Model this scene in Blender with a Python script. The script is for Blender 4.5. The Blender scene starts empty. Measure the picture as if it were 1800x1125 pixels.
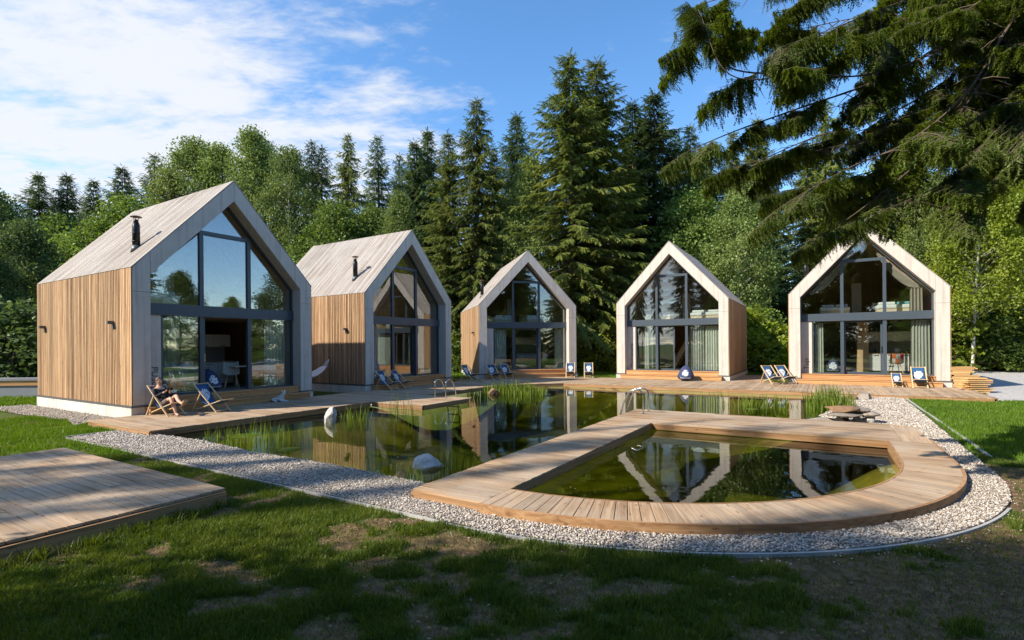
import bpy, bmesh, math, random
import numpy as np
from mathutils import Vector, Matrix, noise
from mathutils.geometry import delaunay_2d_cdt

random.seed(7); RNG = np.random.default_rng(11)
SC = bpy.context.scene
COL = SC.collection
R = math.radians

# ------------------------------------------------------------------ camera, sky, sun, exposure
F_PX, HOR, HC, ROLL = 894.764, 606.352, 1.817, R(-0.46746)
cam_d = bpy.data.cameras.new('camera'); cam = bpy.data.objects.new('camera', cam_d); COL.objects.link(cam)
cam_d.sensor_width = 36; cam_d.lens = F_PX / 1800 * 36
cam_d.shift_y = (HOR - 562.5) / 1800
cam_d.clip_start = 0.05; cam_d.clip_end = 3000
cam.matrix_world = Matrix.Translation((0, 0, HC)) @ Matrix.Rotation(R(90), 4, 'X') @ Matrix.Rotation(ROLL, 4, 'Z')
SC.camera = cam

SUN_AZ, SUN_EL = R(-158.0), R(37.5)
SUN_DIR = Vector((math.cos(SUN_AZ) * math.cos(SUN_EL), math.sin(SUN_AZ) * math.cos(SUN_EL), math.sin(SUN_EL)))
world = bpy.data.worlds.new('World'); SC.world = world; world.use_nodes = True
wn, wl = world.node_tree.nodes, world.node_tree.links
for n in list(wn): wn.remove(n)
w_out = wn.new('ShaderNodeOutputWorld'); w_bg = wn.new('ShaderNodeBackground')
w_sky = wn.new('ShaderNodeTexSky'); w_sky.sky_type = 'NISHITA'; w_sky.sun_disc = False
w_sky.sun_elevation = SUN_EL; w_sky.sun_rotation = math.atan2(SUN_DIR.x, SUN_DIR.y) 
w_sky.altitude = 500; w_sky.air_density = 1.0; w_sky.dust_density = 0.25; w_sky.ozone_density = 1.6
w_bg.inputs['Strength'].default_value = 0.15
# thin high cloud, laid out on a flat layer overhead (direction divided by height)
tc = wn.new('ShaderNodeTexCoord'); sep = wn.new('ShaderNodeSeparateXYZ'); wl.new(tc.outputs['Generated'], sep.inputs[0])
def wmath(op, a, b=None, clamp=False):
    n = wn.new('ShaderNodeMath'); n.operation = op; n.use_clamp = clamp
    for i, v in enumerate((a, b)):
        if v is None: continue
        if isinstance(v, (int, float)): n.inputs[i].default_value = v
        else: wl.new(v, n.inputs[i])
    return n.outputs[0]
zc = wmath('MAXIMUM', wmath('ADD', sep.outputs['Z'], 0.10), 0.06)
px_, py_ = wmath('DIVIDE', sep.outputs['X'], zc), wmath('DIVIDE', sep.outputs['Y'], zc)
comb = wn.new('ShaderNodeCombineXYZ'); wl.new(px_, comb.inputs[0]); wl.new(py_, comb.inputs[1])
def wnoise(scale, detail, rough, dist=0.0, rot=0.0, sx=1.0, sy=1.0):
    m = wn.new('ShaderNodeMapping'); m.inputs['Rotation'].default_value[2] = rot; m.inputs['Scale'].default_value = (sx, sy, 1)
    wl.new(comb.outputs[0], m.inputs[0]); n = wn.new('ShaderNodeTexNoise'); wl.new(m.outputs[0], n.inputs['Vector'])
    n.inputs['Scale'].default_value = scale; n.inputs['Detail'].default_value = detail
    n.inputs['Roughness'].default_value = rough; n.inputs['Distortion'].default_value = dist
    return n.outputs['Fac']
fine = wmath('ADD', wmath('MULTIPLY', wnoise(2.6, 9, 0.62, 0.3, R(35), 1.0, 1.9), 0.72), wmath('MULTIPLY', wnoise(8.0, 6, 0.6, 0.4, R(25), 1.0, 1.7), 0.28)); big = wnoise(0.62, 3, 0.5, 0.2, R(20))
# the bank of cloud lies to the left; wisps thin out to the right
cover = wmath('MULTIPLY', wmath('ADD', px_, 0.36), -0.40)
cover = wmath('ADD', cover, wmath('MULTIPLY', wmath('SUBTRACT', wmath('MINIMUM', py_, 3.2), 1.5), 0.07))
cover = wmath('MINIMUM', wmath('MAXIMUM', cover, -0.17), 0.22)
dens = wmath('ADD', wmath('ADD', wmath('MULTIPLY', wmath('SUBTRACT', fine, 0.5), 1.5), wmath('ADD', wmath('MULTIPLY', big, 0.55), 0.45)), cover)
ramp = wn.new('ShaderNodeMapRange'); ramp.interpolation_type = 'SMOOTHSTEP'; wl.new(dens, ramp.inputs['Value'])
ramp.inputs['From Min'].default_value = 0.62; ramp.inputs['From Max'].default_value = 1.06; ramp.inputs['To Max'].default_value = 0.95
mixc = wn.new('ShaderNodeMix'); mixc.data_type = 'RGBA'
hsv = wn.new('ShaderNodeHueSaturation'); hsv.inputs['Saturation'].default_value = 1.22; wl.new(w_sky.outputs[0], hsv.inputs['Color'])
wl.new(ramp.outputs[0], mixc.inputs['Factor']); wl.new(hsv.outputs[0], mixc.inputs[6]); mixc.inputs[7].default_value = (3.25, 3.35, 3.5, 1)
wl.new(mixc.outputs[2], w_bg.inputs['Color']); wl.new(w_bg.outputs[0], w_out.inputs[0])

sun_d = bpy.data.lights.new('sun', 'SUN'); sun_d.energy = 4.3; sun_d.angle = R(0.53); sun_d.color = (1.0, 0.90, 0.76)
sun = bpy.data.objects.new('sun', sun_d); COL.objects.link(sun); sun.rotation_euler = SUN_DIR.to_track_quat('Z', 'Y').to_euler()

SC.view_settings.view_transform = 'Standard'; SC.view_settings.look = 'None'
SC.view_settings.exposure = 0.92; SC.view_settings.gamma = 1.0; SC.view_settings.use_curve_mapping = False
SC.render.engine = 'CYCLES'
SC.cycles.use_denoising = True
SC.cycles.max_bounces = 8; SC.cycles.diffuse_bounces = 4; SC.cycles.glossy_bounces = 4
SC.cycles.transparent_max_bounces = 16; SC.cycles.transmission_bounces = 4
SC.cycles.caustics_reflective = False; SC.cycles.caustics_refractive = False

# ------------------------------------------------------------------ helpers
def unpx(x, y, z=0.0, Y=None):
    """photo pixel -> world point, on the level z or at the distance Y"""
    a, b = x - 900, y - 562.5
    c, s = math.cos(ROLL), math.sin(ROLL)
    u = c * a + s * b; v = -s * a + c * b - (HOR - 562.5)
    if Y is None: Y = (HC - z) * F_PX / v
    return Vector((u / F_PX * Y, Y, HC - v / F_PX * Y))

SO = Vector((-8.764, 16.122, 0)); SA = R(58.5)
SE1 = Vector((math.cos(SA), math.sin(SA), 0)); SE2 = Vector((-math.sin(SA), math.cos(SA), 0))
def site(u, v, z=0.0): return SO + SE1 * u + SE2 * v + Vector((0, 0, z))
def to_site(x, y):
    d = Vector((x, y, 0)) - SO; return d.dot(SE1), d.dot(SE2)

def link(o, parent=None):
    COL.objects.link(o)
    if parent is not None: o.parent = parent
    return o
def tag(o, label=None, cat=None, group=None, kind=None):
    if label: o['label'] = label
    if cat: o['category'] = cat
    if group: o['group'] = group
    if kind: o['kind'] = kind
    return o
def empty(name, loc=(0, 0, 0), rz=0.0, parent=None):
    o = bpy.data.objects.new(name, None); o.empty_display_size = 0.2
    o.location = loc; o.rotation_euler = (0, 0, rz); return link(o, parent)
def fast_mesh(name, V, T, mat=None, smooth=False):
    V = np.asarray(V, np.float32); T = np.asarray(T, np.int32)
    me = bpy.data.meshes.new(name)
    me.vertices.add(len(V)); me.vertices.foreach_set('co', V.ravel())
    k = T.shape[1]
    me.loops.add(T.size); me.loops.foreach_set('vertex_index', T.ravel())
    me.polygons.add(len(T)); me.polygons.foreach_set('loop_start', np.arange(0, T.size, k, dtype=np.int32))
    if smooth: me.polygons.foreach_set('use_smooth', np.ones(len(T), bool))
    me.update(calc_edges=True)
    if mat: me.materials.append(mat)
    return me
class MB:
    def __init__(s): s.v, s.f = [], []
    def add(s, vs, fs):
        n = len(s.v); s.v += [tuple(p) for p in vs]; s.f += [tuple(i + n for i in f) for f in fs]; return s
    def box(s, x0, x1, y0, y1, z0, z1):
        return s.add([(x0, y0, z0), (x1, y0, z0), (x1, y1, z0), (x0, y1, z0), (x0, y0, z1), (x1, y0, z1), (x1, y1, z1), (x0, y1, z1)],
                     [(0, 3, 2, 1), (4, 5, 6, 7), (0, 1, 5, 4), (1, 2, 6, 5), (2, 3, 7, 6), (3, 0, 4, 7)])
    def prism_y(s, poly, y0, y1):
        """poly in (x,z), counter-clockwise seen from -y; extruded along y"""
        n = len(poly)
        vs = [(x, y0, z) for x, z in poly] + [(x, y1, z) for x, z in poly]
        fs = [tuple(range(n)), tuple(range(2 * n - 1, n - 1, -1))]
        fs += [(i, n + i, n + (i + 1) % n, (i + 1) % n) for i in range(n)]
        return s.add(vs, fs)
    def prism_z(s, poly, z0, z1):
        n = len(poly)
        vs = [(x, y, z1) for x, y in poly] + [(x, y, z0) for x, y in poly]
        fs = [tuple(range(n)), tuple(range(2 * n - 1, n - 1, -1))]
        fs += [(i, n + i, n + (i + 1) % n, (i + 1) % n) for i in range(n)]
        return s.add(vs, fs)
    def tube(s, pts, rad, n=8, cap=True):
        pts = [Vector(p) for p in pts]; rs = rad if isinstance(rad, (list, tuple)) else [rad] * len(pts)
        rings = []; ref = None
        for i, p in enumerate(pts):
            t = (pts[min(i + 1, len(pts) - 1)] - pts[max(i - 1, 0)]).normalized()
            if ref is None: ref = t.orthogonal().normalized()
            a = (ref - t * ref.dot(t)).normalized(); b = t.cross(a); ref = a
            rings.append([p + (a * math.cos(2 * math.pi * k / n) + b * math.sin(2 * math.pi * k / n)) * rs[i] for k in range(n)])
        base = len(s.v)
        for r in rings: s.v += [tuple(q) for q in r]
        for i in range(len(rings) - 1):
            for k in range(n):
                a0 = base + i * n + k; a1 = base + i * n + (k + 1) % n
                s.f.append((a0, a1, a1 + n, a0 + n))
        if cap:
            s.f.append(tuple(base + k for k in range(n - 1, -1, -1))); e = base + (len(rings) - 1) * n
            s.f.append(tuple(e + k for k in range(n)))
        return s
    def bar(s, a, b, w, h, up=(0, 0, 1)):
        a, b = Vector(a), Vector(b); t = (b - a).normalized(); up = Vector(up)
        x = t.cross(up)
        if x.length < 1e-4: x = t.orthogonal()
        x.normalize(); y = x.cross(t).normalized()
        vs = []
        for p in (a, b):
            for i, j in ((-1, -1), (1, -1), (1, 1), (-1, 1)): vs.append(p + x * (w / 2 * i) + y * (h / 2 * j))
        return s.add(vs, [(0, 1, 2, 3), (7, 6, 5, 4), (0, 4, 5, 1), (1, 5, 6, 2), (2, 6, 7, 3), (3, 7, 4, 0)])
    def mesh(s, name, mat, smooth=False):
        me = bpy.data.meshes.new(name); me.from_pydata(s.v, [], s.f)
        if smooth: me.polygons.foreach_set('use_smooth', [True] * len(me.polygons))
        bm = bmesh.new(); bm.from_mesh(me); bmesh.ops.recalc_face_normals(bm, faces=bm.faces); bm.to_mesh(me); bm.free()
        if mat: me.materials.append(mat)
        return me
    def build(s, name, mat, parent=None, smooth=False, loc=(0, 0, 0), rot=(0, 0, 0)):
        o = bpy.data.objects.new(name, s.mesh(name, mat, smooth)); o.location = loc; o.rotation_euler = rot
        return link(o, parent)
def put(name, me, parent=None, loc=(0, 0, 0), rot=(0, 0, 0), scale=None):
    o = bpy.data.objects.new(name, me); o.location = loc; o.rotation_euler = rot
    if scale: o.scale = scale
    return link(o, parent)
def text_mesh(body, size, mat, extrude=0.002):
    cu = bpy.data.curves.new('lettering', 'FONT'); cu.body = body; cu.size = size; cu.extrude = extrude; cu.align_x = 'CENTER'; cu.materials.append(mat)
    t0 = bpy.data.objects.new('lettering_curve', cu); COL.objects.link(t0); bpy.context.view_layer.update()
    me = bpy.data.meshes.new_from_object(t0.evaluated_get(bpy.context.evaluated_depsgraph_get())); bpy.data.objects.remove(t0)
    return me
def clip(poly, a, b, c):
    """keep a*x+b*y<=c"""
    out = []
    for i in range(len(poly)):
        p, q = poly[i], poly[(i + 1) % len(poly)]
        dp, dq = a * p[0] + b * p[1] - c, a * q[0] + b * q[1] - c
        if dp <= 0: out.append(p)
        if dp * dq < 0:
            t = dp / (dp - dq); out.append((p[0] + (q[0] - p[0]) * t, p[1] + (q[1] - p[1]) * t))
    return out

# ------------------------------------------------------------------ materials
def new_mat(name):
    m = bpy.data.materials.new(name); m.use_nodes = True
    nt = m.node_tree; b = nt.nodes.get('Principled BSDF')
    return m, nt.nodes, nt.links, b
def plain(name, col, rough=0.6, metal=0.0, var=0.0, scale=8.0, bump=0.0, spec=0.5, obj_var=0.0):
    m, N, L, b = new_mat(name)
    b.inputs['Base Color'].default_value = (*col, 1); b.inputs['Roughness'].default_value = rough; b.inputs['Metallic'].default_value = metal
    b.inputs['Specular IOR Level'].default_value = spec
    if var or bump:
        t = N.new('ShaderNodeTexCoord'); nz = N.new('ShaderNodeTexNoise'); L.new(t.outputs['Object'], nz.inputs['Vector'])
        nz.inputs['Scale'].default_value = scale; nz.inputs['Detail'].default_value = 6; nz.inputs['Roughness'].default_value = 0.65
        mr = N.new('ShaderNodeMapRange'); L.new(nz.outputs['Fac'], mr.inputs['Value'])
        mr.inputs['From Min'].default_value = 0.25; mr.inputs['From Max'].default_value = 0.75
        mr.inputs['To Min'].default_value = 1 - var; mr.inputs['To Max'].default_value = 1 + var
        hs = N.new('ShaderNodeHueSaturation'); hs.inputs['Color'].default_value = (*col, 1)
        val = mr.outputs[0]
        if obj_var:
            oi = N.new('ShaderNodeObjectInfo'); m2 = N.new('ShaderNodeMath'); m2.operation = 'MULTIPLY_ADD'
            L.new(oi.outputs['Random'], m2.inputs[0]); m2.inputs[1].default_value = 2 * obj_var; m2.inputs[2].default_value = 1 - obj_var
            m3 = N.new('ShaderNodeMath'); m3.operation = 'MULTIPLY'; L.new(val, m3.inputs[0]); L.new(m2.outputs[0], m3.inputs[1]); val = m3.outputs[0]
        L.new(val, hs.inputs['Value']); L.new(hs.outputs[0], b.inputs['Base Color'])
        if bump:
            bp = N.new('ShaderNodeBump'); bp.inputs['Strength'].default_value = bump; bp.inputs['Distance'].default_value = 0.01
            L.new(nz.outputs['Fac'], bp.inputs['Height']); L.new(bp.outputs[0], b.inputs['Normal'])
    return m
def wood(name, ca, cb, cc, axis=2, rough=0.7, objvar=0.25, grain=30.0, knots=True, weather=None):
    """boards: colour differs from board to board, streaks run along the grain axis"""
    m, N, L, b = new_mat(name); b.inputs['Roughness'].default_value = rough; b.inputs['Specular IOR Level'].default_value = 0.3
    t = N.new('ShaderNodeTexCoord'); oi = N.new('ShaderNodeObjectInfo')
    off = N.new('ShaderNodeVectorMath'); off.operation = 'SCALE'; off.inputs[0].default_value = (37.0, 53.0, 71.0); L.new(oi.outputs['Random'], off.inputs['Scale'])
    add = N.new('ShaderNodeVectorMath'); L.new(t.outputs['Object'], add.inputs[0]); L.new(off.outputs[0], add.inputs[1])
    mp = N.new('ShaderNodeMapping'); sc = [grain, grain, grain]; sc[axis] = grain * 0.045; mp.inputs['Scale'].default_value = sc; L.new(add.outputs[0], mp.inputs[0])
    nz = N.new('ShaderNodeTexNoise'); nz.inputs['Scale'].default_value = 1.0; nz.inputs['Detail'].default_value = 7; nz.inputs['Roughness'].default_value = 0.62
    nz.inputs['Distortion'].default_value = 0.6; L.new(mp.outputs[0], nz.inputs['Vector'])
    cr = N.new('ShaderNodeValToRGB'); e = cr.color_ramp.elements
    e[0].position = 0.28; e[0].color = (*ca, 1); e[1].position = 0.72; e[1].color = (*cc, 1); x = e.new(0.5); x.color = (*cb, 1)
    L.new(nz.outputs['Fac'], cr.inputs[0])
    hs = N.new('ShaderNodeHueSaturation'); L.new(cr.outputs[0], hs.inputs['Color'])
    mv = N.new('ShaderNodeMapRange'); L.new(oi.outputs['Random'], mv.inputs['Value']); mv.inputs['To Min'].default_value = 1 - objvar; mv.inputs['To Max'].default_value = 1 + objvar
    L.new(mv.outputs[0], hs.inputs['Value'])
    col = hs.outputs[0]
    if weather:
        wz = N.new('ShaderNodeTexNoise'); wz.inputs['Scale'].default_value = weather[1]; wz.inputs['Detail'].default_value = 5
        ge = N.new('ShaderNodeNewGeometry'); L.new(ge.outputs['Position'], wz.inputs['Vector'])
        wr = N.new('ShaderNodeMapRange'); L.new(wz.outputs['Fac'], wr.inputs['Value']); wr.inputs['From Min'].default_value = 0.38; wr.inputs['From Max'].default_value = 0.68
        wr.inputs['To Max'].default_value = weather[2]
        mx = N.new('ShaderNodeMix'); mx.data_type = 'RGBA'; L.new(wr.outputs[0], mx.inputs['Factor']); L.new(col, mx.inputs[6]); mx.inputs[7].default_value = (*weather[0], 1)
        col = mx.outputs[2]
    if knots:
        kz = N.new('ShaderNodeTexVoronoi'); kz.inputs['Scale'].default_value = 1.0
        km = N.new('ShaderNodeMapping'); ks = [9.0, 9.0, 9.0]; ks[axis] = 3.0; km.inputs['Scale'].default_value = ks; L.new(add.outputs[0], km.inputs[0]); L.new(km.outputs[0], kz.inputs['Vector'])
        kr = N.new('ShaderNodeMapRange'); L.new(kz.outputs['Distance'], kr.inputs['Value']); kr.inputs['From Min'].default_value = 0.04; kr.inputs['From Max'].default_value = 0.16
        kr.inputs['To Min'].default_value = 0.75; kr.inputs['To Max'].default_value = 0.0
        mk = N.new('ShaderNodeMix'); mk.data_type = 'RGBA'; L.new(kr.outputs[0], mk.inputs['Factor']); L.new(col, mk.inputs[6]); mk.inputs[7].default_value = (ca[0] * .45, ca[1] * .4, ca[2] * .35, 1)
        col = mk.outputs[2]
    L.new(col, b.inputs['Base Color'])
    bp = N.new('ShaderNodeBump'); bp.inputs['Strength'].default_value = 0.35; bp.inputs['Distance'].default_value = 0.006
    L.new(nz.outputs['Fac'], bp.inputs['Height']); L.new(bp.outputs[0], b.inputs['Normal'])
    return m
M = {}
M['clad'] = wood('larch_cladding', (0.27, 0.15, 0.078), (0.44, 0.275, 0.15), (0.60, 0.42, 0.25), axis=2, objvar=0.28, grain=22)
M['roofwood'] = wood('weathered_roof_larch', (0.19, 0.155, 0.13), (0.32, 0.28, 0.245), (0.44, 0.40, 0.36), axis=0, objvar=0.34, grain=20, weather=((0.38, 0.36, 0.335), 0.9, 0.7))
M['deck'] = wood('weathered_deck_larch', (0.18, 0.10, 0.05), (0.34, 0.225, 0.13), (0.48, 0.36, 0.235), axis=0, objvar=0.28, grain=26, weather=((0.45, 0.375, 0.285), 1.1, 0.6))
M['deckend'] = wood('deck_fascia_larch', (0.17, 0.085, 0.038), (0.32, 0.18, 0.085), (0.43, 0.27, 0.145), axis=0, objvar=0.18, grain=18)
M['step'] = wood('step_larch', (0.34, 0.165, 0.065), (0.50, 0.27, 0.115), (0.60, 0.36, 0.18), axis=0, objvar=0.15, grain=16)
M['inwood'] = wood('interior_plywood', (0.42, 0.27, 0.13), (0.52, 0.36, 0.19), (0.60, 0.43, 0.25), axis=2, objvar=0.10, grain=8, knots=False)
M['chairwood'] = wood('beech_frame', (0.52, 0.36, 0.19), (0.62, 0.45, 0.26), (0.70, 0.54, 0.34), axis=2, objvar=0.1, grain=20, knots=False)
M['timber'] = wood('sawn_timber', (0.48, 0.27, 0.10), (0.62, 0.38, 0.16), (0.70, 0.47, 0.23), axis=0, objvar=0.22, grain=14)
M['darkback'] = plain('cladding_membrane', (0.025, 0.02, 0.017), 0.9)
M['panel'] = plain('fibre_cement_panel', (0.57, 0.52, 0.46), 0.75, var=0.10, scale=3.0, bump=0.06)
def streaks(m, amount, sc):
    N, L = m.node_tree.nodes, m.node_tree.links; b = N['Principled BSDF']; src = b.inputs['Base Color'].links[0].from_socket
    t = N.new('ShaderNodeTexCoord'); mp = N.new('ShaderNodeMapping'); mp.inputs['Scale'].default_value = sc; L.new(t.outputs['Object'], mp.inputs[0])
    nz = N.new('ShaderNodeTexNoise'); nz.inputs['Scale'].default_value = 1.0; nz.inputs['Detail'].default_value = 6; L.new(mp.outputs[0], nz.inputs['Vector'])
    r = N.new('ShaderNodeMapRange'); r.inputs['From Min'].default_value = 0.48; r.inputs['From Max'].default_value = 0.75; r.inputs['To Max'].default_value = amount; L.new(nz.outputs['Fac'], r.inputs['Value'])
    mx = N.new('ShaderNodeMix'); mx.data_type = 'RGBA'; L.new(r.outputs[0], mx.inputs['Factor']); L.new(src, mx.inputs[6]); mx.inputs[7].default_value = (0.26, 0.23, 0.20, 1); L.new(mx.outputs[2], b.inputs['Base Color'])
streaks(M['panel'], 0.5, (9.0, 9.0, 0.5))
M['concrete'] = plain('white_plinth_render', (0.60, 0.57, 0.52), 0.85, var=0.16, scale=2.2, bump=0.15)
streaks(M['concrete'], 0.45, (5.0, 5.0, 1.2))
M['metal'] = plain('anthracite_frame', (0.058, 0.078, 0.10), 0.38, var=0.05, scale=5)
M['flash'] = plain('dark_flashing', (0.10, 0.11, 0.115), 0.45, 0.3)
M['black'] = plain('black_flue', (0.018, 0.018, 0.02), 0.33, 0.4)
M['rust'] = plain('rusty_cowl', (0.13, 0.075, 0.05), 0.6, 0.3, var=0.3, scale=30)
M['chrome'] = plain('stainless_steel', (0.62, 0.63, 0.64), 0.16, 1.0)
M['white'] = plain('white_lacquer', (0.72, 0.71, 0.67), 0.4)
M['plaster'] = plain('white_interior_board', (0.74, 0.72, 0.66), 0.7)
M['floor'] = plain('grey_floor_tile', (0.20, 0.19, 0.175), 0.45, var=0.15, scale=4)
M['linen'] = plain('bed_linen', (0.72, 0.76, 0.74), 0.9, var=0.08, scale=6, bump=0.3)
M['mattress'] = plain('cream_mattress', (0.66, 0.58, 0.42), 0.9)
M['teal'] = plain('teal_cushion', (0.16, 0.42, 0.42), 0.85)
M['text'] = plain('black_lettering', (0.02, 0.02, 0.022), 0.5)
M['wtext'] = plain('white_print', (0.78, 0.80, 0.82), 0.8)
M['edging'] = plain('pale_edging_strip', (0.40, 0.39, 0.36), 0.7, var=0.12, scale=5)
M['wallgrey'] = plain('grey_render', (0.22, 0.235, 0.26), 0.85, var=0.1, scale=2)
M['skin'] = plain('skin', (0.58, 0.33, 0.22), 0.55)
M['shirt'] = plain('black_shirt', (0.018, 0.019, 0.023), 0.85, var=0.2, scale=20, bump=0.3)
M['shorts'] = plain('brown_grey_shorts', (0.13, 0.095, 0.085), 0.85, var=0.25, scale=25, bump=0.4)
M['hair'] = plain('brown_hair', (0.10, 0.055, 0.03), 0.6, var=0.3, scale=60, bump=0.6)
M['phone'] = plain('phone_black', (0.01, 0.01, 0.012), 0.2)
M['shoe'] = plain('tan_sandal', (0.25, 0.17, 0.10), 0.7)
M['canvas'] = plain('blue_canvas', (0.016, 0.082, 0.20), 0.85, var=0.12, scale=14, bump=0.1)
M['navy'] = plain('navy_beanbag', (0.028, 0.040, 0.105), 0.75, var=0.15, scale=5, bump=0.25)
M['hammock'] = plain('white_cotton', (0.74, 0.70, 0.66), 0.9, var=0.1, scale=30, bump=0.3)
M['fur'] = plain('white_fur', (0.72, 0.72, 0.69), 0.9, var=0.15, scale=40, bump=0.5)
M['bark'] = plain('spruce_bark', (0.115, 0.085, 0.065), 0.9, var=0.35, scale=9, bump=0.8)
M['twigwood'] = plain('bare_twig', (0.095, 0.068, 0.048), 0.85, var=0.3, scale=12, bump=0.5)
M['rock'] = plain('pale_rock', (0.46, 0.44, 0.41), 0.85, var=0.30, scale=5, bump=0.9)
M['brownrock'] = plain('brown_rock', (0.22, 0.13, 0.07), 0.85, var=0.30, scale=5, bump=0.9)
M['slate'] = plain('grey_slab_stone', (0.26, 0.225, 0.185), 0.8, var=0.38, scale=5, bump=1.0, obj_var=0.25)
M['red'] = plain('red_patch', (0.42, 0.02, 0.03), 0.85)
M['orange'] = plain('orange_patch', (0.50, 0.12, 0.035), 0.85)
M['greyp'] = plain('grey_patch', (0.30, 0.29, 0.28), 0.85)
M['cream'] = plain('cream_patch', (0.55, 0.52, 0.46), 0.85)

def birch_bark():
    m, N, L, b = new_mat('birch_bark'); t = N.new('ShaderNodeTexCoord'); mp = N.new('ShaderNodeMapping'); mp.inputs['Scale'].default_value = (2.5, 2.5, 5.5)
    L.new(t.outputs['Object'], mp.inputs[0]); nz = N.new('ShaderNodeTexNoise'); nz.inputs['Scale'].default_value = 1.0; nz.inputs['Detail'].default_value = 5; L.new(mp.outputs[0], nz.inputs['Vector'])
    cr = N.new('ShaderNodeValToRGB'); e = cr.color_ramp.elements; e[0].position = 0.36; e[0].color = (0.03, 0.026, 0.022, 1); e[1].position = 0.47; e[1].color = (0.60, 0.56, 0.50, 1)
    L.new(nz.outputs['Fac'], cr.inputs[0]); L.new(cr.outputs[0], b.inputs['Base Color']); b.inputs['Roughness'].default_value = 0.8
    return m
M['birch'] = birch_bark()

def leafmat(name, ca, cb, trans=0.35, scale=0.5, rough=0.6):
    """many small leaves: each leaf its own tone, whole clumps drift between two greens"""
    m, N, L, b = new_mat(name); N.remove(b); out = N.get('Material Output')
    ge = N.new('ShaderNodeNewGeometry'); oi = N.new('ShaderNodeObjectInfo'); tcn = N.new('ShaderNodeTexCoord')
    nz = N.new('ShaderNodeTexNoise'); nz.inputs['Scale'].default_value = scale; nz.inputs['Detail'].default_value = 2; L.new(tcn.outputs['Object'], nz.inputs['Vector'])
    a = N.new('ShaderNodeMath'); a.operation = 'MULTIPLY_ADD'; L.new(ge.outputs['Random Per Island'], a.inputs[0]); a.inputs[1].default_value = 0.5
    s2 = N.new('ShaderNodeMath'); s2.operation = 'MULTIPLY_ADD'; L.new(nz.outputs['Fac'], s2.inputs[0]); s2.inputs[1].default_value = 1.3; s2.inputs[2].default_value = -0.4
    L.new(s2.outputs[0], a.inputs[2])
    mx = N.new('ShaderNodeMix'); mx.data_type = 'RGBA'; mx.clamp_factor = True; L.new(a.outputs[0], mx.inputs['Factor']); mx.inputs[6].default_value = (*ca, 1); mx.inputs[7].default_value = (*cb, 1)
    hs = N.new('ShaderNodeHueSaturation'); L.new(mx.outputs[2], hs.inputs['Color'])
    mv = N.new('ShaderNodeMapRange'); L.new(oi.outputs['Random'], mv.inputs['Value']); mv.inputs['To Min'].default_value = 0.80; mv.inputs['To Max'].default_value = 1.2; L.new(mv.outputs[0], hs.inputs['Value'])
    d = N.new('ShaderNodeBsdfDiffuse'); tr = N.new('ShaderNodeBsdfTranslucent'); L.new(hs.outputs[0], d.inputs['Color'])
    h2 = N.new('ShaderNodeHueSaturation'); h2.inputs['Hue'].default_value = 0.485; h2.inputs['Saturation'].default_value = 1.15; h2.inputs['Value'].default_value = 1.25; L.new(hs.outputs[0], h2.inputs['Color']); L.new(h2.outputs[0], tr.inputs['Color'])
    ms = N.new('ShaderNodeMixShader'); ms.inputs[0].default_value = trans; L.new(d.outputs[0], ms.inputs[1]); L.new(tr.outputs[0], ms.inputs[2])
    gl = N.new('ShaderNodeBsdfGlossy'); gl.inputs['Roughness'].default_value = 0.45; gl.inputs['Color'].default_value = (0.35, 0.4, 0.3, 1)
    m3 = N.new('ShaderNodeMixShader'); m3.inputs[0].default_value = 0.05; L.new(ms.outputs[0], m3.inputs[1]); L.new(gl.outputs[0], m3.inputs[2])
    L.new(m3.outputs[0], out.inputs['Surface'])
    return m
M['needle'] = leafmat('spruce_needles', (0.048, 0.090, 0.020), (0.215, 0.235, 0.048), 0.22, 0.35)
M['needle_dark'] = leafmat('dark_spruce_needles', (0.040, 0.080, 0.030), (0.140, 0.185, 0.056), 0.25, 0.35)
M['needle_near'] = leafmat('hanging_spruce_needles', (0.042, 0.084, 0.017), (0.185, 0.240, 0.042), 0.44, 1.1)
M['leaf'] = leafmat('alder_leaves', (0.085, 0.150, 0.034), (0.235, 0.325, 0.075), 0.40, 0.45)
M['leaf_birch'] = leafmat('birch_leaves', (0.105, 0.165, 0.046), (0.265, 0.33, 0.10), 0.40, 0.45)
M['leaf_yellow'] = leafmat('yellow_green_leaves', (0.10, 0.16, 0.018), (0.32, 0.38, 0.045), 0.42, 0.45)
M['leaf_shaded'] = leafmat('shade_toned_alder_leaves', (0.048, 0.092, 0.034), (0.145, 0.205, 0.065), 0.36, 0.45)  # alder leaves again, shade of the left wood edge put into darker greens
M['grassblade'] = leafmat('grass_blades', (0.042, 0.088, 0.012), (0.165, 0.205, 0.034), 0.35, 2.2)
M['lawnblade'] = leafmat('lawn_blades', (0.070, 0.150, 0.012), (0.155, 0.255, 0.026), 0.35, 0.6)
M['drygrass'] = leafmat('dry_straw', (0.19, 0.125, 0.06), (0.36, 0.26, 0.14), 0.2, 1.2)
M['reed'] = leafmat('reed_leaves', (0.075, 0.135, 0.02), (0.215, 0.275, 0.05), 0.4, 1.2)

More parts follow.
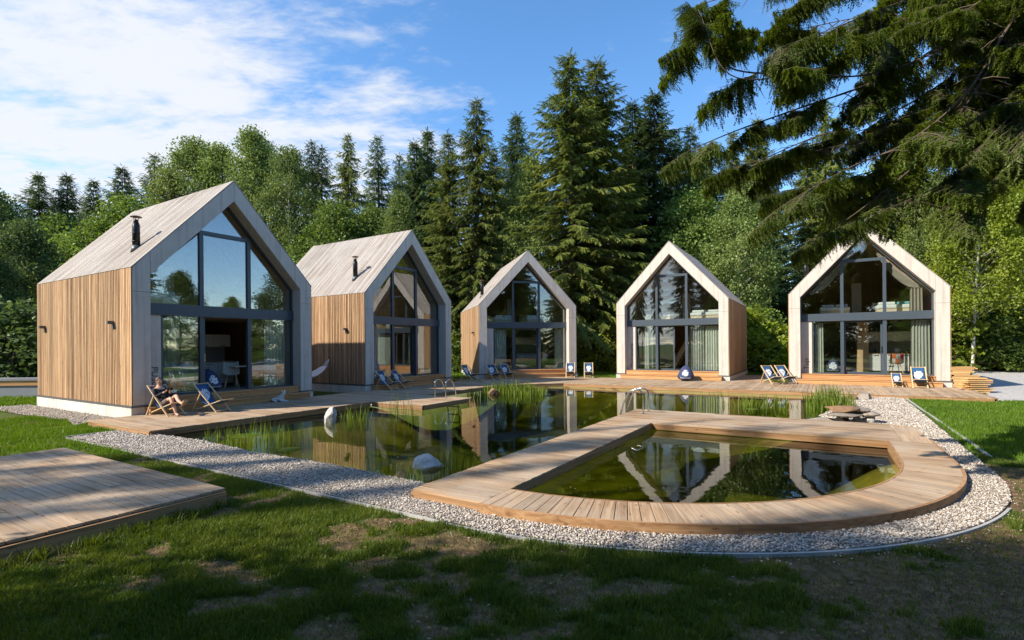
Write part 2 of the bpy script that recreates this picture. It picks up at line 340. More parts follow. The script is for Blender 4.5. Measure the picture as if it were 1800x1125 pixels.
def pebble_mat():
    m, N, L, b = new_mat('pebbles'); ge = N.new('ShaderNodeNewGeometry'); cr = N.new('ShaderNodeValToRGB'); cr.color_ramp.interpolation = 'LINEAR'
    e = cr.color_ramp.elements; e[0].position = 0.0; e[0].color = (0.16, 0.135, 0.11, 1); e[1].position = 1.0; e[1].color = (0.70, 0.65, 0.58, 1)
    for p, c in ((0.2, (0.36, 0.29, 0.22, 1)), (0.45, (0.47, 0.42, 0.355, 1)), (0.6, (0.39, 0.365, 0.34, 1)), (0.8, (0.56, 0.495, 0.42, 1))):
        x = e.new(p); x.color = c
    L.new(ge.outputs['Random Per Island'], cr.inputs[0]); L.new(cr.outputs[0], b.inputs['Base Color']); b.inputs['Roughness'].default_value = 0.75
    return m
M['pebble'] = pebble_mat()

def schlick(N, L, f0, gain, base, normal=None):
    """mirror share from the angle of view, the same from both sides of a sheet"""
    ge = N.new('ShaderNodeNewGeometry'); dt = N.new('ShaderNodeVectorMath'); dt.operation = 'DOT_PRODUCT'
    L.new(ge.outputs['Incoming'], dt.inputs[0]); L.new(normal if normal is not None else ge.outputs['Normal'], dt.inputs[1])
    def mt(op, a, b, clamp=False):
        n = N.new('ShaderNodeMath'); n.operation = op; n.use_clamp = clamp
        for i, v in enumerate((a, b)):
            if v is None: continue
            if isinstance(v, (int, float)): n.inputs[i].default_value = v
            else: L.new(v, n.inputs[i])
        return n.outputs[0]
    k = mt('SUBTRACT', 1.0, mt('ABSOLUTE', dt.outputs['Value'], None), True)
    return mt('ADD', mt('MULTIPLY', mt('POWER', k, 5.0), gain * (1 - f0)), f0 * gain + base, True)
def glass_mat(name, tint, base):
    m, N, L, b = new_mat(name); N.remove(b); out = N.get('Material Output')
    tr = N.new('ShaderNodeBsdfTransparent'); tr.inputs['Color'].default_value = (*tint, 1)
    gl = N.new('ShaderNodeBsdfGlossy'); gl.inputs['Roughness'].default_value = 0.0; gl.inputs['Color'].default_value = (0.95, 0.97, 1.0, 1)
    mx = N.new('ShaderNodeMixShader'); L.new(schlick(N, L, 0.04, 1.0, base), mx.inputs[0]); L.new(tr.outputs[0], mx.inputs[1]); L.new(gl.outputs[0], mx.inputs[2])
    tcn = N.new('ShaderNodeTexCoord'); nz = N.new('ShaderNodeTexNoise'); nz.inputs['Scale'].default_value = 1.4; L.new(tcn.outputs['Object'], nz.inputs['Vector'])
    bp = N.new('ShaderNodeBump'); bp.inputs['Strength'].default_value = 0.02; bp.inputs['Distance'].default_value = 0.05; L.new(nz.outputs['Fac'], bp.inputs['Height']); L.new(bp.outputs[0], gl.inputs['Normal'])
    L.new(mx.outputs[0], out.inputs['Surface']); return m
M['glass'] = glass_mat('window_glass', (0.93, 0.96, 0.95), 0.10)

def water_mat():
    m, N, L, b = new_mat('pond_water'); N.remove(b); out = N.get('Material Output')
    tr = N.new('ShaderNodeBsdfTransparent'); tr.inputs['Color'].default_value = (0.86, 0.90, 0.72, 1)
    gl = N.new('ShaderNodeBsdfGlossy'); gl.inputs['Roughness'].default_value = 0.0
    ge = N.new('ShaderNodeNewGeometry')
    n1 = N.new('ShaderNodeTexNoise'); n1.inputs['Scale'].default_value = 1.3; n1.inputs['Detail'].default_value = 2; L.new(ge.outputs['Position'], n1.inputs['Vector'])
    n2 = N.new('ShaderNodeTexNoise'); n2.inputs['Scale'].default_value = 6.0; n2.inputs['Detail'].default_value = 2; L.new(ge.outputs['Position'], n2.inputs['Vector'])
    ad = N.new('ShaderNodeMath'); ad.operation = 'MULTIPLY_ADD'; L.new(n2.outputs['Fac'], ad.inputs[0]); ad.inputs[1].default_value = 0.16; L.new(n1.outputs['Fac'], ad.inputs[2])
    bp = N.new('ShaderNodeBump'); bp.inputs['Strength'].default_value = 0.04; bp.inputs['Distance'].default_value = 0.06; L.new(ad.outputs[0], bp.inputs['Height'])
    L.new(bp.outputs[0], gl.inputs['Normal'])
    mx = N.new('ShaderNodeMixShader'); L.new(schlick(N, L, 0.021, 1.0, 0.0, bp.outputs[0]), mx.inputs[0]); L.new(tr.outputs[0], mx.inputs[1]); L.new(gl.outputs[0], mx.inputs[2])
    L.new(mx.outputs[0], out.inputs['Surface'])
    va = N.new('ShaderNodeVolumeAbsorption'); va.inputs['Color'].default_value = (0.56, 0.62, 0.08, 1); va.inputs['Density'].default_value = 0.52
    L.new(va.outputs[0], out.inputs['Volume']); return m
M['water'] = water_mat()

def bed_mat():
    m, N, L, b = new_mat('pond_bed_algae'); ge = N.new('ShaderNodeNewGeometry'); nz = N.new('ShaderNodeTexNoise'); nz.inputs['Scale'].default_value = 1.1; nz.inputs['Detail'].default_value = 6; nz.inputs['Roughness'].default_value = 0.6
    L.new(ge.outputs['Position'], nz.inputs['Vector']); cr = N.new('ShaderNodeValToRGB'); e = cr.color_ramp.elements
    e[0].position = 0.34; e[0].color = (0.13, 0.105, 0.035, 1); e[1].position = 0.68; e[1].color = (0.44, 0.34, 0.13, 1); L.new(nz.outputs['Fac'], cr.inputs[0]); L.new(cr.outputs[0], b.inputs['Base Color'])
    b.inputs['Roughness'].default_value = 0.95; return m
M['bed'] = bed_mat()

def ground_mat():
    m, N, L, b = new_mat('lawn_soil'); ge = N.new('ShaderNodeNewGeometry'); at = N.new('ShaderNodeAttribute'); at.attribute_name = 'cover'
    n1 = N.new('ShaderNodeTexNoise'); n1.inputs['Scale'].default_value = 9; n1.inputs['Detail'].default_value = 9; n1.inputs['Roughness'].default_value = 0.72; L.new(ge.outputs['Position'], n1.inputs['Vector'])
    soil = N.new('ShaderNodeValToRGB'); e = soil.color_ramp.elements; e[0].position = 0.3; e[0].color = (0.070, 0.042, 0.024, 1); e[1].position = 0.72; e[1].color = (0.30, 0.20, 0.11, 1); x = e.new(0.5); x.color = (0.155, 0.10, 0.056, 1); L.new(n1.outputs['Fac'], soil.inputs[0])
    gr = N.new('ShaderNodeValToRGB'); e = gr.color_ramp.elements; e[0].position = 0.3; e[0].color = (0.030, 0.055, 0.010, 1); e[1].position = 0.75; e[1].color = (0.085, 0.14, 0.022, 1); L.new(n1.outputs['Fac'], gr.inputs[0])
    n3 = N.new('ShaderNodeTexNoise'); n3.inputs['Scale'].default_value = 22; n3.inputs['Detail'].default_value = 6; n3.inputs['Roughness'].default_value = 0.7; L.new(ge.outputs['Position'], n3.inputs['Vector'])
    ra = N.new('ShaderNodeMath'); ra.operation = 'MULTIPLY_ADD'; L.new(n3.outputs['Fac'], ra.inputs[0]); ra.inputs[1].default_value = 2.2; L.new(at.outputs['Fac'], ra.inputs[2])
    rr = N.new('ShaderNodeMapRange'); rr.inputs['From Min'].default_value = 1.35; rr.inputs['From Max'].default_value = 1.85; L.new(ra.outputs[0], rr.inputs['Value'])
    mx = N.new('ShaderNodeMix'); mx.data_type = 'RGBA'; L.new(rr.outputs[0], mx.inputs['Factor']); L.new(soil.outputs[0], mx.inputs[6]); L.new(gr.outputs[0], mx.inputs[7])
    L.new(mx.outputs[2], b.inputs['Base Color']); b.inputs['Roughness'].default_value = 0.95; b.inputs['Specular IOR Level'].default_value = 0.1
    bp = N.new('ShaderNodeBump'); bp.inputs['Strength'].default_value = 0.9; bp.inputs['Distance'].default_value = 0.03; L.new(n1.outputs['Fac'], bp.inputs['Height']); L.new(bp.outputs[0], b.inputs['Normal'])
    return m
M['ground'] = ground_mat()
def gravel_mat(name, ca, cb, scale):
    m, N, L, b = new_mat(name); ge = N.new('ShaderNodeNewGeometry'); v = N.new('ShaderNodeTexVoronoi'); v.inputs['Scale'].default_value = scale; L.new(ge.outputs['Position'], v.inputs['Vector'])
    sp = N.new('ShaderNodeSeparateColor'); L.new(v.outputs['Color'], sp.inputs[0]); mx = N.new('ShaderNodeMix'); mx.data_type = 'RGBA'; L.new(sp.outputs[0], mx.inputs['Factor']); mx.inputs[6].default_value = (*ca, 1); mx.inputs[7].default_value = (*cb, 1)
    L.new(mx.outputs[2], b.inputs['Base Color']); b.inputs['Roughness'].default_value = 0.9
    bp = N.new('ShaderNodeBump'); bp.invert = True; bp.inputs['Strength'].default_value = 1.0; bp.inputs['Distance'].default_value = 0.02; L.new(v.outputs['Distance'], bp.inputs['Height']); L.new(bp.outputs[0], b.inputs['Normal'])
    return m
M['gravelbase'] = gravel_mat('gravel_base', (0.17, 0.145, 0.12), (0.38, 0.335, 0.285), 44)
M['road'] = gravel_mat('grey_road_gravel', (0.34, 0.33, 0.315), (0.52, 0.505, 0.48), 30)

# ------------------------------------------------------------------ the setting: ground, pond, gravel
GZ, WZ = -0.13, -0.165
CU, CV = 0.68, -12.5                       # centre of the round basin (site frame)
def arc(r, a0, a1, n): return [(CU + r * math.cos(R(a0 + (a1 - a0) * i / n)), CV + r * math.sin(R(a0 + (a1 - a0) * i / n))) for i in range(n + 1)]
POND = [(-3.65, -2.9), (-3.55, -5.0), (-3.68, -7.0), (-3.62, -9.0), (-3.70, -10.6), (-3.75, -12.0)] + arc(4.72, 180, 270, 20) + \
       [(3.2, -17.22), (4.4, -17.2), (4.75, -16.2), (6.4, -15.75), (8.0, -16.1), (9.6, -16.25), (11.5, -15.7), (13.1, -15.5), (13.1, -5.6), (11.0, -2.9)]
def in_poly(x, y, P):
    c = False; j = len(P) - 1
    for i in range(len(P)):
        if (P[i][1] > y) != (P[j][1] > y) and x < (P[j][0] - P[i][0]) * (y - P[i][1]) / (P[j][1] - P[i][1]) + P[i][0]: c = not c
        j = i
    return c
def in_poly_np(X, Y, P):
    c = np.zeros(X.shape, bool); j = len(P) - 1
    for i in range(len(P)):
        cond = (P[i][1] > Y) != (P[j][1] > Y)
        c ^= cond & (X < (P[j][0] - P[i][0]) * (Y - P[i][1]) / (P[j][1] - P[i][1] + 1e-12) + P[i][0]); j = i
    return c
def w2s(X, Y):
    dx, dy = X - SO.x, Y - SO.y
    return dx * SE1.x + dy * SE1.y, dx * SE2.x + dy * SE2.y
# value noise on arrays, for grass cover and scatter masks
_perm = RNG.random((256, 256))
def vnoise(x, y):
    xi, yi = np.floor(x).astype(int), np.floor(y).astype(int); fx, fy = x - xi, y - yi
    fx, fy = fx * fx * (3 - 2 * fx), fy * fy * (3 - 2 * fy)
    g = lambda a, b: _perm[a % 256, b % 256]
    return (g(xi, yi) * (1 - fx) + g(xi + 1, yi) * fx) * (1 - fy) + (g(xi, yi + 1) * (1 - fx) + g(xi + 1, yi + 1) * fx) * fy
def fbm(x, y): return (vnoise(x, y) + 0.5 * vnoise(x * 2.1 + 9, y * 2.1 + 4) + 0.25 * vnoise(x * 4.3 + 2, y * 4.3 + 7)) / 1.75
def grass_cover(X, Y):
    """0 bare soil .. 1 full grass; worn ground near the camera, thick lawn beyond"""
    X, Y = np.asarray(X, float), np.asarray(Y, float)
    n = 0.55 * fbm(X * 1.1 + 40, Y * 1.5 + 40) + 0.45 * fbm(X * 4.3 + 11, Y * 5.5 + 23)
    u, v = w2s(X, Y)
    worn = np.clip((5.0 + 0.25 * X - Y) / 3.0, 0, 1)
    thr = 0.38 + 0.03 * (1 - worn)
    far = (Y > 9.2) | (u > 1.5)
    # bare soil on the right, in front of the round basin
    thr = thr + 0.27 * np.clip((X - 1.7) / 2.2, 0, 1) * (Y < 8)
    # strip of soil between the platform and the gravel
    c = np.clip((n - thr) / 0.11 + 0.5, 0, 1)
    return np.where(far, np.clip(0.75 + (n - 0.42) * 3, 0.25, 1), c)
def height(X, Y): return GZ + 0.03 * (fbm(np.asarray(X) * 0.8 + 7, np.asarray(Y) * 0.8 + 3) - 0.5) * ((np.asarray(Y) < 9) & (np.asarray(Y) > 0))

def build_ground():
    pts, edges = [], []
    hole = [site(u, v) for u, v in POND]
    for p in hole: pts.append(Vector((p.x, p.y)))
    n = len(hole); edges = [(i, (i + 1) % n) for i in range(n)]
    b = 600
    for x, y in ((-b, -b), (b, -b), (b, b), (-b, b)): pts.append(Vector((x, y)))
    edges += [(n, n + 1), (n + 1, n + 2), (n + 2, n + 3), (n + 3, n)]
    hp = [(p.x, p.y) for p in hole]
    gx, gy = np.meshgrid(np.arange(-9, 9.01, 0.13), np.arange(2.4, 9.6, 0.13))
    gx, gy = gx.ravel() + RNG.uniform(-.03, .03, gx.size), gy.ravel() + RNG.uniform(-.03, .03, gy.size)
    k = (~in_poly_np(gx, gy, hp)) & (np.abs(gx) < gy * 1.15 + 1)
    for x, y in zip(gx[k], gy[k]): pts.append(Vector((x, y)))
    for x in np.arange(-60, 61, 6.0):
        for y in np.arange(-30, 80, 6.0):
            if not in_poly(x, y, hp) and not (-9 < x < 9 and 2.4 < y < 9.6): pts.append(Vector((x, y)))
    V, E_, Fc, *_ = delaunay_2d_cdt(pts, edges, [], 0, 1e-5)
    Fc = [f for f in Fc if not in_poly(sum(V[i].x for i in f) / len(f), sum(V[i].y for i in f) / len(f), hp)]
    X = np.array([p.x for p in V]); Y = np.array([p.y for p in V])
    Z = height(X, Y)
    for i in range(n): pass
    me = bpy.data.meshes.new('lawn'); me.from_pydata([(x, y, z) for x, y, z in zip(X, Y, Z)], [], Fc)
    at = me.attributes.new('cover', 'FLOAT', 'POINT'); cov = grass_cover(X, Y); at.data.foreach_set('value', cov.astype(np.float32))
    me.materials.append(M['ground']); me.polygons.foreach_set('use_smooth', [True] * len(me.polygons))
    bm = bmesh.new(); bm.from_mesh(me); bmesh.ops.recalc_face_normals(bm, faces=bm.faces)
    for f in bm.faces:
        if f.normal.z < 0: f.normal_flip()
    bm.to_mesh(me); bm.free()
    o = put('lawn', me); tag(o, kind='structure', label='grass lawn with worn soil in front of the pond')
build_ground()

# pond bed: shallow shelf by the gravel beach and under the reeds, deep in the middle
def build_bed():
    us = np.arange(-4.6, 13.8, 0.2); vs = np.arange(-17.8, -2.3, 0.2)
    U, Vv = np.meshgrid(us, vs)
    d1 = np.clip(U + 3.7, 0, 9); d2 = np.where(U > 4.7, np.clip(Vv + 16.3, 0, 9), 9)
    basin = (U < 2.6) & (Vv < -12.0)
    d3 = np.clip(-2.9 - Vv, 0, 9) * 0.8 + np.clip(U - 3.0, 0, 9) * 1.0
    d4 = np.clip(13.0 - U, 0, 9) * 0.8 + 0.4
    dd = np.minimum(np.minimum(d1, d2), np.minimum(d3, d4))
    dep = 0.10 + 1.55 * (1 - np.exp(-(dd * 0.42) ** 1.5))
    rb = np.hypot(U - CU, Vv - CV); inb = np.clip((4.75 - rb), 0, 9)
    dep = np.where(basin, 0.25 + 1.25 * (1 - np.exp(-(inb * 0.9) ** 1.4)), dep)
    dep += 0.10 * (fbm(U * 0.9 + 3, Vv * 0.9 + 3) - 0.5)
    Z = WZ - np.maximum(dep, 0.05)
    P = [site(u, v, z) for u, v, z in zip(U.ravel(), Vv.ravel(), Z.ravel())]
    nx, ny = len(us), len(vs)
    Fq = [(j * nx + i, j * nx + i + 1, (j + 1) * nx + i + 1, (j + 1) * nx + i) for j in range(ny - 1) for i in range(nx - 1)]
    me = bpy.data.meshes.new('pond_bed'); me.from_pydata([tuple(p) for p in P], [], Fq); me.materials.append(M['bed']); me.polygons.foreach_set('use_smooth', [True] * len(Fq))
    tag(put('pond_bed', me), kind='structure', label='algae covered bed of the swimming pond')
build_bed()
PW = [(u, v) for u, v in POND]
tag(MB().prism_z([tuple(site(u, v).xy) for u, v in PW], -2.4, WZ).build('water', M['water']), kind='structure', label='still green water of the swimming pond')

# gravel: beds, then the stones themselves
OUT_ARC = arc(5.5, 180, 270, 28)
GRAVEL = [(-4.80, -2.0), (-4.80, -12.5)] + OUT_ARC[1:] + [(13.0, -18.2), (12.62, -18.2)]
GRAVEL_IN = [(12.62, -15.6), (11.5, -15.72), (9.6, -16.27), (8.0, -16.12), (6.4, -15.77), (4.77, -16.22), (4.42, -17.22), (3.2, -17.24)] + list(reversed(arc(4.74, 180, 270, 20))) + [(-3.77, -12.0), (-3.72, -10.6), (-3.64, -9.0), (-3.70, -7.0), (-3.57, -5.0), (-3.67, -2.9), (-3.84, -2.9), (-3.84, -2.0)]
GPOLY = GRAVEL + GRAVEL_IN
def flat_sheet(name, poly, z, mat, label, kind='structure'):
    V, E_, Fc, *_ = delaunay_2d_cdt([Vector(p) for p in poly], [(i, (i + 1) % len(poly)) for i in range(len(poly))], [], 1, 1e-5)
    me = bpy.data.meshes.new(name); me.from_pydata([tuple(site(p.x, p.y, z)) for p in V], [], Fc); me.materials.append(mat)
    bm = bmesh.new(); bm.from_mesh(me)
    for f in bm.faces:
        f.normal_update()
        if f.normal.z < 0: f.normal_flip()
    bm.to_mesh(me); bm.free()
    return tag(put(name, me), kind=kind, label=label)
flat_sheet('gravel_path', GPOLY, GZ + 0.022, M['gravelbase'], 'pale gravel bed curving round the pond')
WSTRIP = [(-4.05, 0.0), (-3.7, 0.4), (-2.9, 0.4), (-2.9, 7.6), (-4.0, 7.6), (-3.95, 4.0), (-3.75, 1.5)]
flat_sheet('gravel_strip', WSTRIP, GZ + 0.024, M['gravelbase'], 'gravel strip along the side wall of the nearest cabin')
flat_sheet('gravel_road', [(12.9, -20.6), (40, -24), (40, -60), (15.5, -60), (15.2, -30), (14.3, -23.2)], GZ + 0.02, M['road'], 'grey gravel drive beside the far right cabin')

ICO = []
def pebble_templates():
    out = []
    for q in range(12):
        if q < 4:
            bm = bmesh.new(); bmesh.ops.create_icosphere(bm, subdivisions=1, radius=1.0)
            V0 = np.array([v.co[:] for v in bm.verts]); T0 = np.array([[v.index for v in f.verts] for f in bm.faces]); bm.free()
        else:
            V0 = np.array([(1, 0, 0), (0, 1, 0), (-1, 0, 0), (0, -1, 0), (.1, 0, 1), (0, .1, -1)], float); T0 = np.array([(0, 1, 4), (1, 2, 4), (2, 3, 4), (3, 0, 4), (1, 0, 5), (2, 1, 5), (3, 2, 5), (0, 3, 5)])
        out.append((V0 * (1 + 0.22 * RNG.standard_normal((len(V0), 1))) * np.array([1, RNG.uniform(.65, .95), RNG.uniform(.5, .75)]), T0))
    return out
def rotz(a):
    c, s = np.cos(a), np.sin(a); z = np.zeros_like(a); o = np.ones_like(a)
    return np.stack([np.stack([c, -s, z], -1), np.stack([s, c, z], -1), np.stack([z, z, o], -1)], -2)
def rot_any(n):
    q = RNG.standard_normal((n, 4)); q /= np.linalg.norm(q, axis=1, keepdims=True); w, x, y, z = q.T
    return np.stack([np.stack([1 - 2 * (y * y + z * z), 2 * (x * y - z * w), 2 * (x * z + y * w)], -1), np.stack([2 * (x * y + z * w), 1 - 2 * (x * x + z * z), 2 * (y * z - x * w)], -1), np.stack([2 * (x * z - y * w), 2 * (y * z + x * w), 1 - 2 * (x * x + y * y)], -1)], -2)
def stamp(V0, T0, Rm, sc, loc):
    """copies of a template: Rm (n,3,3), sc (n,) or (n,3), loc (n,3)"""
    n = len(loc); sc = np.asarray(sc); sc = sc[:, None] if sc.ndim == 1 else sc
    P = np.einsum('nij,nkj->nki', Rm, V0[None] * sc[:, None, :]) + loc[:, None, :]
    T = T0[None] + (np.arange(n) * len(V0))[:, None, None]
    return P.reshape(-1, 3), T.reshape(-1, T0.shape[1])
class Cloud:
    def __init__(s): s.V, s.T, s.n = [], [], 0
    def add(s, P, T): s.V.append(P); s.T.append(T + s.n); s.n += len(P)
    def mesh(s, name, mat, smooth=False): return fast_mesh(name, np.concatenate(s.V), np.concatenate(s.T), mat, smooth)
def scatter_in(poly, dens, umin=None):
    P = np.array(poly); lo, hi = P.min(0), P.max(0); n = int((hi - lo).prod() * dens)
    q = RNG.uniform(lo, hi, (n, 2)); return q[in_poly_np(q[:, 0], q[:, 1], poly)]
def build_pebbles():
    tp = pebble_templates(); C = Cloud()
    q = np.concatenate([scatter_in(GPOLY, 3900), scatter_in(WSTRIP, 700)])
    # thin out with distance from the camera
    W = np.array([SO.x, SO.y]) + q[:, :1] * np.array([[SE1.x, SE1.y]]) + q[:, 1:] * np.array([[SE2.x, SE2.y]])
    d = W[:, 1]; keep = RNG.random(len(q)) < np.clip((6.5 / np.maximum(d, 1)) ** 1.5, 0.17, 1); W, d = W[keep], d[keep]
    r = RNG.uniform(0.006, 0.0145, len(W)) * np.clip(d / 7.5, 1, 1.6) * (1 + 0.7 * (RNG.random(len(W)) < 0.06))
    k = np.where((d < 5.6) & (r > .011), RNG.integers(0, 4, len(W)), RNG.integers(4, 12, len(W))); z = GZ + 0.022 + r * 0.35 + RNG.uniform(0, 0.012, len(W))
    # strays kicked over the edging, on to the grass
    n2 = 700; a2 = RNG.uniform(R(180), R(268), n2); rr2 = 5.5 + np.abs(RNG.normal(0, .16, n2)); us, vs_ = CU + rr2 * np.cos(a2), CV + rr2 * np.sin(a2)
    h2 = RNG.random(n2) < .45; us[h2] = -4.85 - np.abs(RNG.normal(0, .14, h2.sum())); vs_[h2] = RNG.uniform(-12.5, -2, h2.sum())
    W2 = np.array([SO.x, SO.y]) + us[:, None] * np.array([[SE1.x, SE1.y]]) + vs_[:, None] * np.array([[SE2.x, SE2.y]])
    W = np.concatenate([W, W2]); z = np.concatenate([z, np.full(n2, GZ + .012)]); r = np.concatenate([r, RNG.uniform(.006, .013, n2)]); k = np.concatenate([k, RNG.integers(4, 12, n2)])
    L = np.column_stack([W, z])
    for i in range(12):
        s = k == i; a = RNG.uniform(0, 6.28, s.sum()); C.add(*stamp(tp[i][0], tp[i][1], rotz(a), r[s], L[s]))
    o = put('gravel', C.mesh('gravel', M['pebble'])); tag(o, 'loose pale pebbles of the gravel path round the pond', 'gravel', kind='stuff')
build_pebbles()

# pale edging strips between gravel and grass
def ribbon(poly, w, z0, z1):
    mb = MB(); n = len(poly)
    L, Rr = [], []
    for i, p in enumerate(poly):
        a = Vector(poly[max(i - 1, 0)]); b = Vector(poly[min(i + 1, n - 1)]); t = (b - a).normalized(); nn = Vector((-t.y, t.x)) * (w / 2)
        L.append(Vector(p) + nn); Rr.append(Vector(p) - nn)
    vs = []
    for i in range(n):
        for q, z in ((L[i], z0), (L[i], z1), (Rr[i], z1), (Rr[i], z0)): vs.append(site(q.x, q.y, z))
    fs = []
    for i in range(n - 1):
        a = 4 * i; b = a + 4
        fs += [(a, b, b + 1, a + 1), (a + 1, b + 1, b + 2, a + 2), (a + 2, b + 2, b + 3, a + 3), (a + 3, b + 3, b, a)]
    fs += [(0, 1, 2, 3), (4 * n - 1, 4 * n - 2, 4 * n - 3, 4 * n - 4)]
    return mb.add(vs, fs)
tag(ribbon([(-4.83, -1.95)] + [(-4.83, -2 - i * 0.5) for i in range(1, 21)] + [(CU + (x - CU) * 1.006, CV + (y - CV) * 1.006) for x, y in arc(5.5, 180, 250, 40)], 0.03, GZ - 0.05, GZ + 0.030).build('edging_strip', M['edging']), 'pale curved edging strip between gravel and worn grass', 'edging')
tag(ribbon([(2.2, -18.25), (3.5, -18.27), (6, -18.27), (10, -18.27), (12.55, -18.27)], 0.045, GZ - 0.05, GZ + 0.028).build('edging_strip', M['edging']), 'straight pale edging strip beside the right hand lawn', 'edging')
tag(ribbon([(-4.84, -1.9), (-4.4, -1.93), (-3.86, -1.97)], 0.035, GZ - 0.05, GZ + 0.05).build('edging_strip', M['edging']), 'short pale edging strip between the left lawn and the deck end', 'edging')

# ------------------------------------------------------------------ decks, every board its own piece
def plank(poly, z1, th, parent, name='deck_board', mat=None, ang=0.0):
    """poly in site coordinates; the board's own frame lies along its grain (ang, site frame)"""
    cx = sum(p[0] for p in poly) / len(poly); cy = sum(p[1] for p in poly) / len(poly)
    c, s = math.cos(-ang), math.sin(-ang)
    loc = [((x - cx) * c - (y - cy) * s, (x - cx) * s + (y - cy) * c) for x, y in poly]
    dz = random.uniform(-0.0025, 0.0025)
    o = MB().prism_z(loc, -th, 0).build(name, mat or M['deck'], parent, loc=site(cx, cy, z1 + dz), rot=(random.uniform(-.002, .002), random.uniform(-.001, .001), SA + ang))
    return o
def beam(a, b, w, z0, z1, parent, name='edge_beam'):
    a, b = Vector(a), Vector(b); t = b - a; L = t.length; ang = math.atan2(t.y, t.x); c = (a + b) / 2
    return MB().box(-L / 2, L / 2, -w / 2, w / 2, z0, z1).build(name, M['deckend'], parent, loc=site(c.x, c.y, 0), rot=(0, 0, SA + ang))
PWID, GAP = 0.142, 0.010
deck = tag(empty('wooden_deck'), 'weathered larch deck running past all five cabins', kind='structure')
# arm in front of the two left cabins (boards square to the fronts)
u = -3.82
while u < 11.6:
    poly = [(u, -3.30), (u + PWID - GAP, -3.30), (u + PWID - GAP, -0.02), (u, -0.02)]
    poly = clip(poly, 0.92, -0.38, 0.92 * 10.45 - 0.38 * -3.30)
    if len(poly) > 2: plank(poly, 0.0, 0.028, deck, ang=R(90))
    u += PWID
# landing with the ladder
u = 2.58
while u < 5.0:
    plank([(u, -5.50), (u + PWID - GAP, -5.50), (u + PWID - GAP, -3.308), (u, -3.308)], 0.0, 0.028, deck, ang=R(90)); u += PWID
# diagonal arm in front of the corner cabin
d3, n3 = Vector((0.7096, -0.7046)), Vector((0.7046, 0.7096)); o3 = Vector((10.45, -3.30))
t = -2.4
while t < 6.6:
    q = [o3 + d3 * t + n3 * 0.0, o3 + d3 * (t + PWID - GAP), o3 + d3 * (t + PWID - GAP) + n3 * 4.47, o3 + d3 * t + n3 * 4.47]
    poly = [tuple(p) for p in q]
    poly = clip(poly, -0.92, 0.38, -0.92 * 10.462 + 0.38 * -3.30)
    poly = clip(poly, 0.38, -0.92, 0.38 * 12.57 - 0.92 * -5.40) if len(poly) > 2 else poly
    if len(poly) > 2: plank(poly, 0.0, 0.028, deck, ang=math.atan2(n3.y, n3.x))
    t += PWID
# arm in front of the two right cabins
v = -20.6
while v < -3.4:
    poly = [(12.57, v), (17.15, v), (17.15, v + PWID - GAP), (12.57, v + PWID - GAP)]
    poly = clip(poly, -0.38, 0.92, -0.38 * 12.58 + 0.92 * -5.40)
    if len(poly) > 2: plank(poly, 0.0, 0.028, deck)
    v += PWID
# path along the side of the fourth cabin
v = -13.45
while v < -12.15:
    plank([(17.16, v), (22.5, v), (22.5, v + PWID - GAP), (17.16, v + PWID - GAP)], 0.0, 0.028, deck, name='path_board'); v += PWID
# front boards
for a, b in (((-3.79, -3.27), (2.56, -3.27)), ((2.61, -3.31), (2.61, -5.47)), ((2.64, -5.47), (4.96, -5.47)), ((4.96, -5.44), (4.96, -3.31)), ((4.99, -3.27), (10.45, -3.27)),
             ((10.47, -3.27), (12.57, -5.37)), ((12.60, -5.40), (12.60, -20.5)), ((12.63, -20.56), (17.1, -20.56)), ((-3.79, -3.24), (-3.79, -0.05))):
    beam(a, b, 0.045, -0.155, -0.030, deck)

walk = tag(empty('boardwalk'), 'larch boardwalk enclosing the round swimming basin in the foreground', kind='structure')
u = -4.30
while u < 2.40:
    plank([(u, -12.50), (u + PWID - GAP, -12.50), (u + PWID - GAP, -11.42), (u, -11.42)], 0.0, 0.03, walk, ang=R(90)); u += PWID
v = 2.50; k = 0
while v < 4.68:
    j = -14.4 + (0.9 if k % 2 else -0.6)
    plank([(v, j + 0.003), (v + PWID - GAP, j + 0.003), (v + PWID - GAP, -11.42), (v, -11.42)], 0.0, 0.03, walk, ang=R(90))
    plank([(v, -17.10), (v + PWID - GAP, -17.10), (v + PWID - GAP, j - 0.003), (v, j - 0.003)], 0.0, 0.03, walk, ang=R(90)); v += PWID; k += 1
na = 56
for i in range(na):
    a0 = 180 + 90 * i / na; a1 = 180 + 90 * (i + 1) / na; g = math.degrees(GAP / 5.0)
    am = R((a0 + a1) / 2)
    q = [(CU + rr * math.cos(R(a)), CV + rr * math.sin(R(a))) for rr, a in ((4.41, a0), (4.41, a1 - g), (5.05, a1 - g), (5.05, a0))]
    if i == 0: q[0] = (q[0][0], -12.508); q[3] = (q[3][0], -12.508)
    plank(q, 0.0, 0.03, walk, ang=am)
u = CU + 0.003
while u < 2.46:
    w = min(PWID, 2.49 - u)
    plank([(u, -17.55), (u + w - GAP, -17.55), (u + w - GAP, -16.91), (u, -16.91)], 0.0, 0.03, walk, ang=R(90)); u += PWID
plank([(2.50, -17.55), (4.55, -17.55), (4.67, -17.33), (4.67, -17.11), (2.50, -17.11)], 0.0, 0.03, walk)
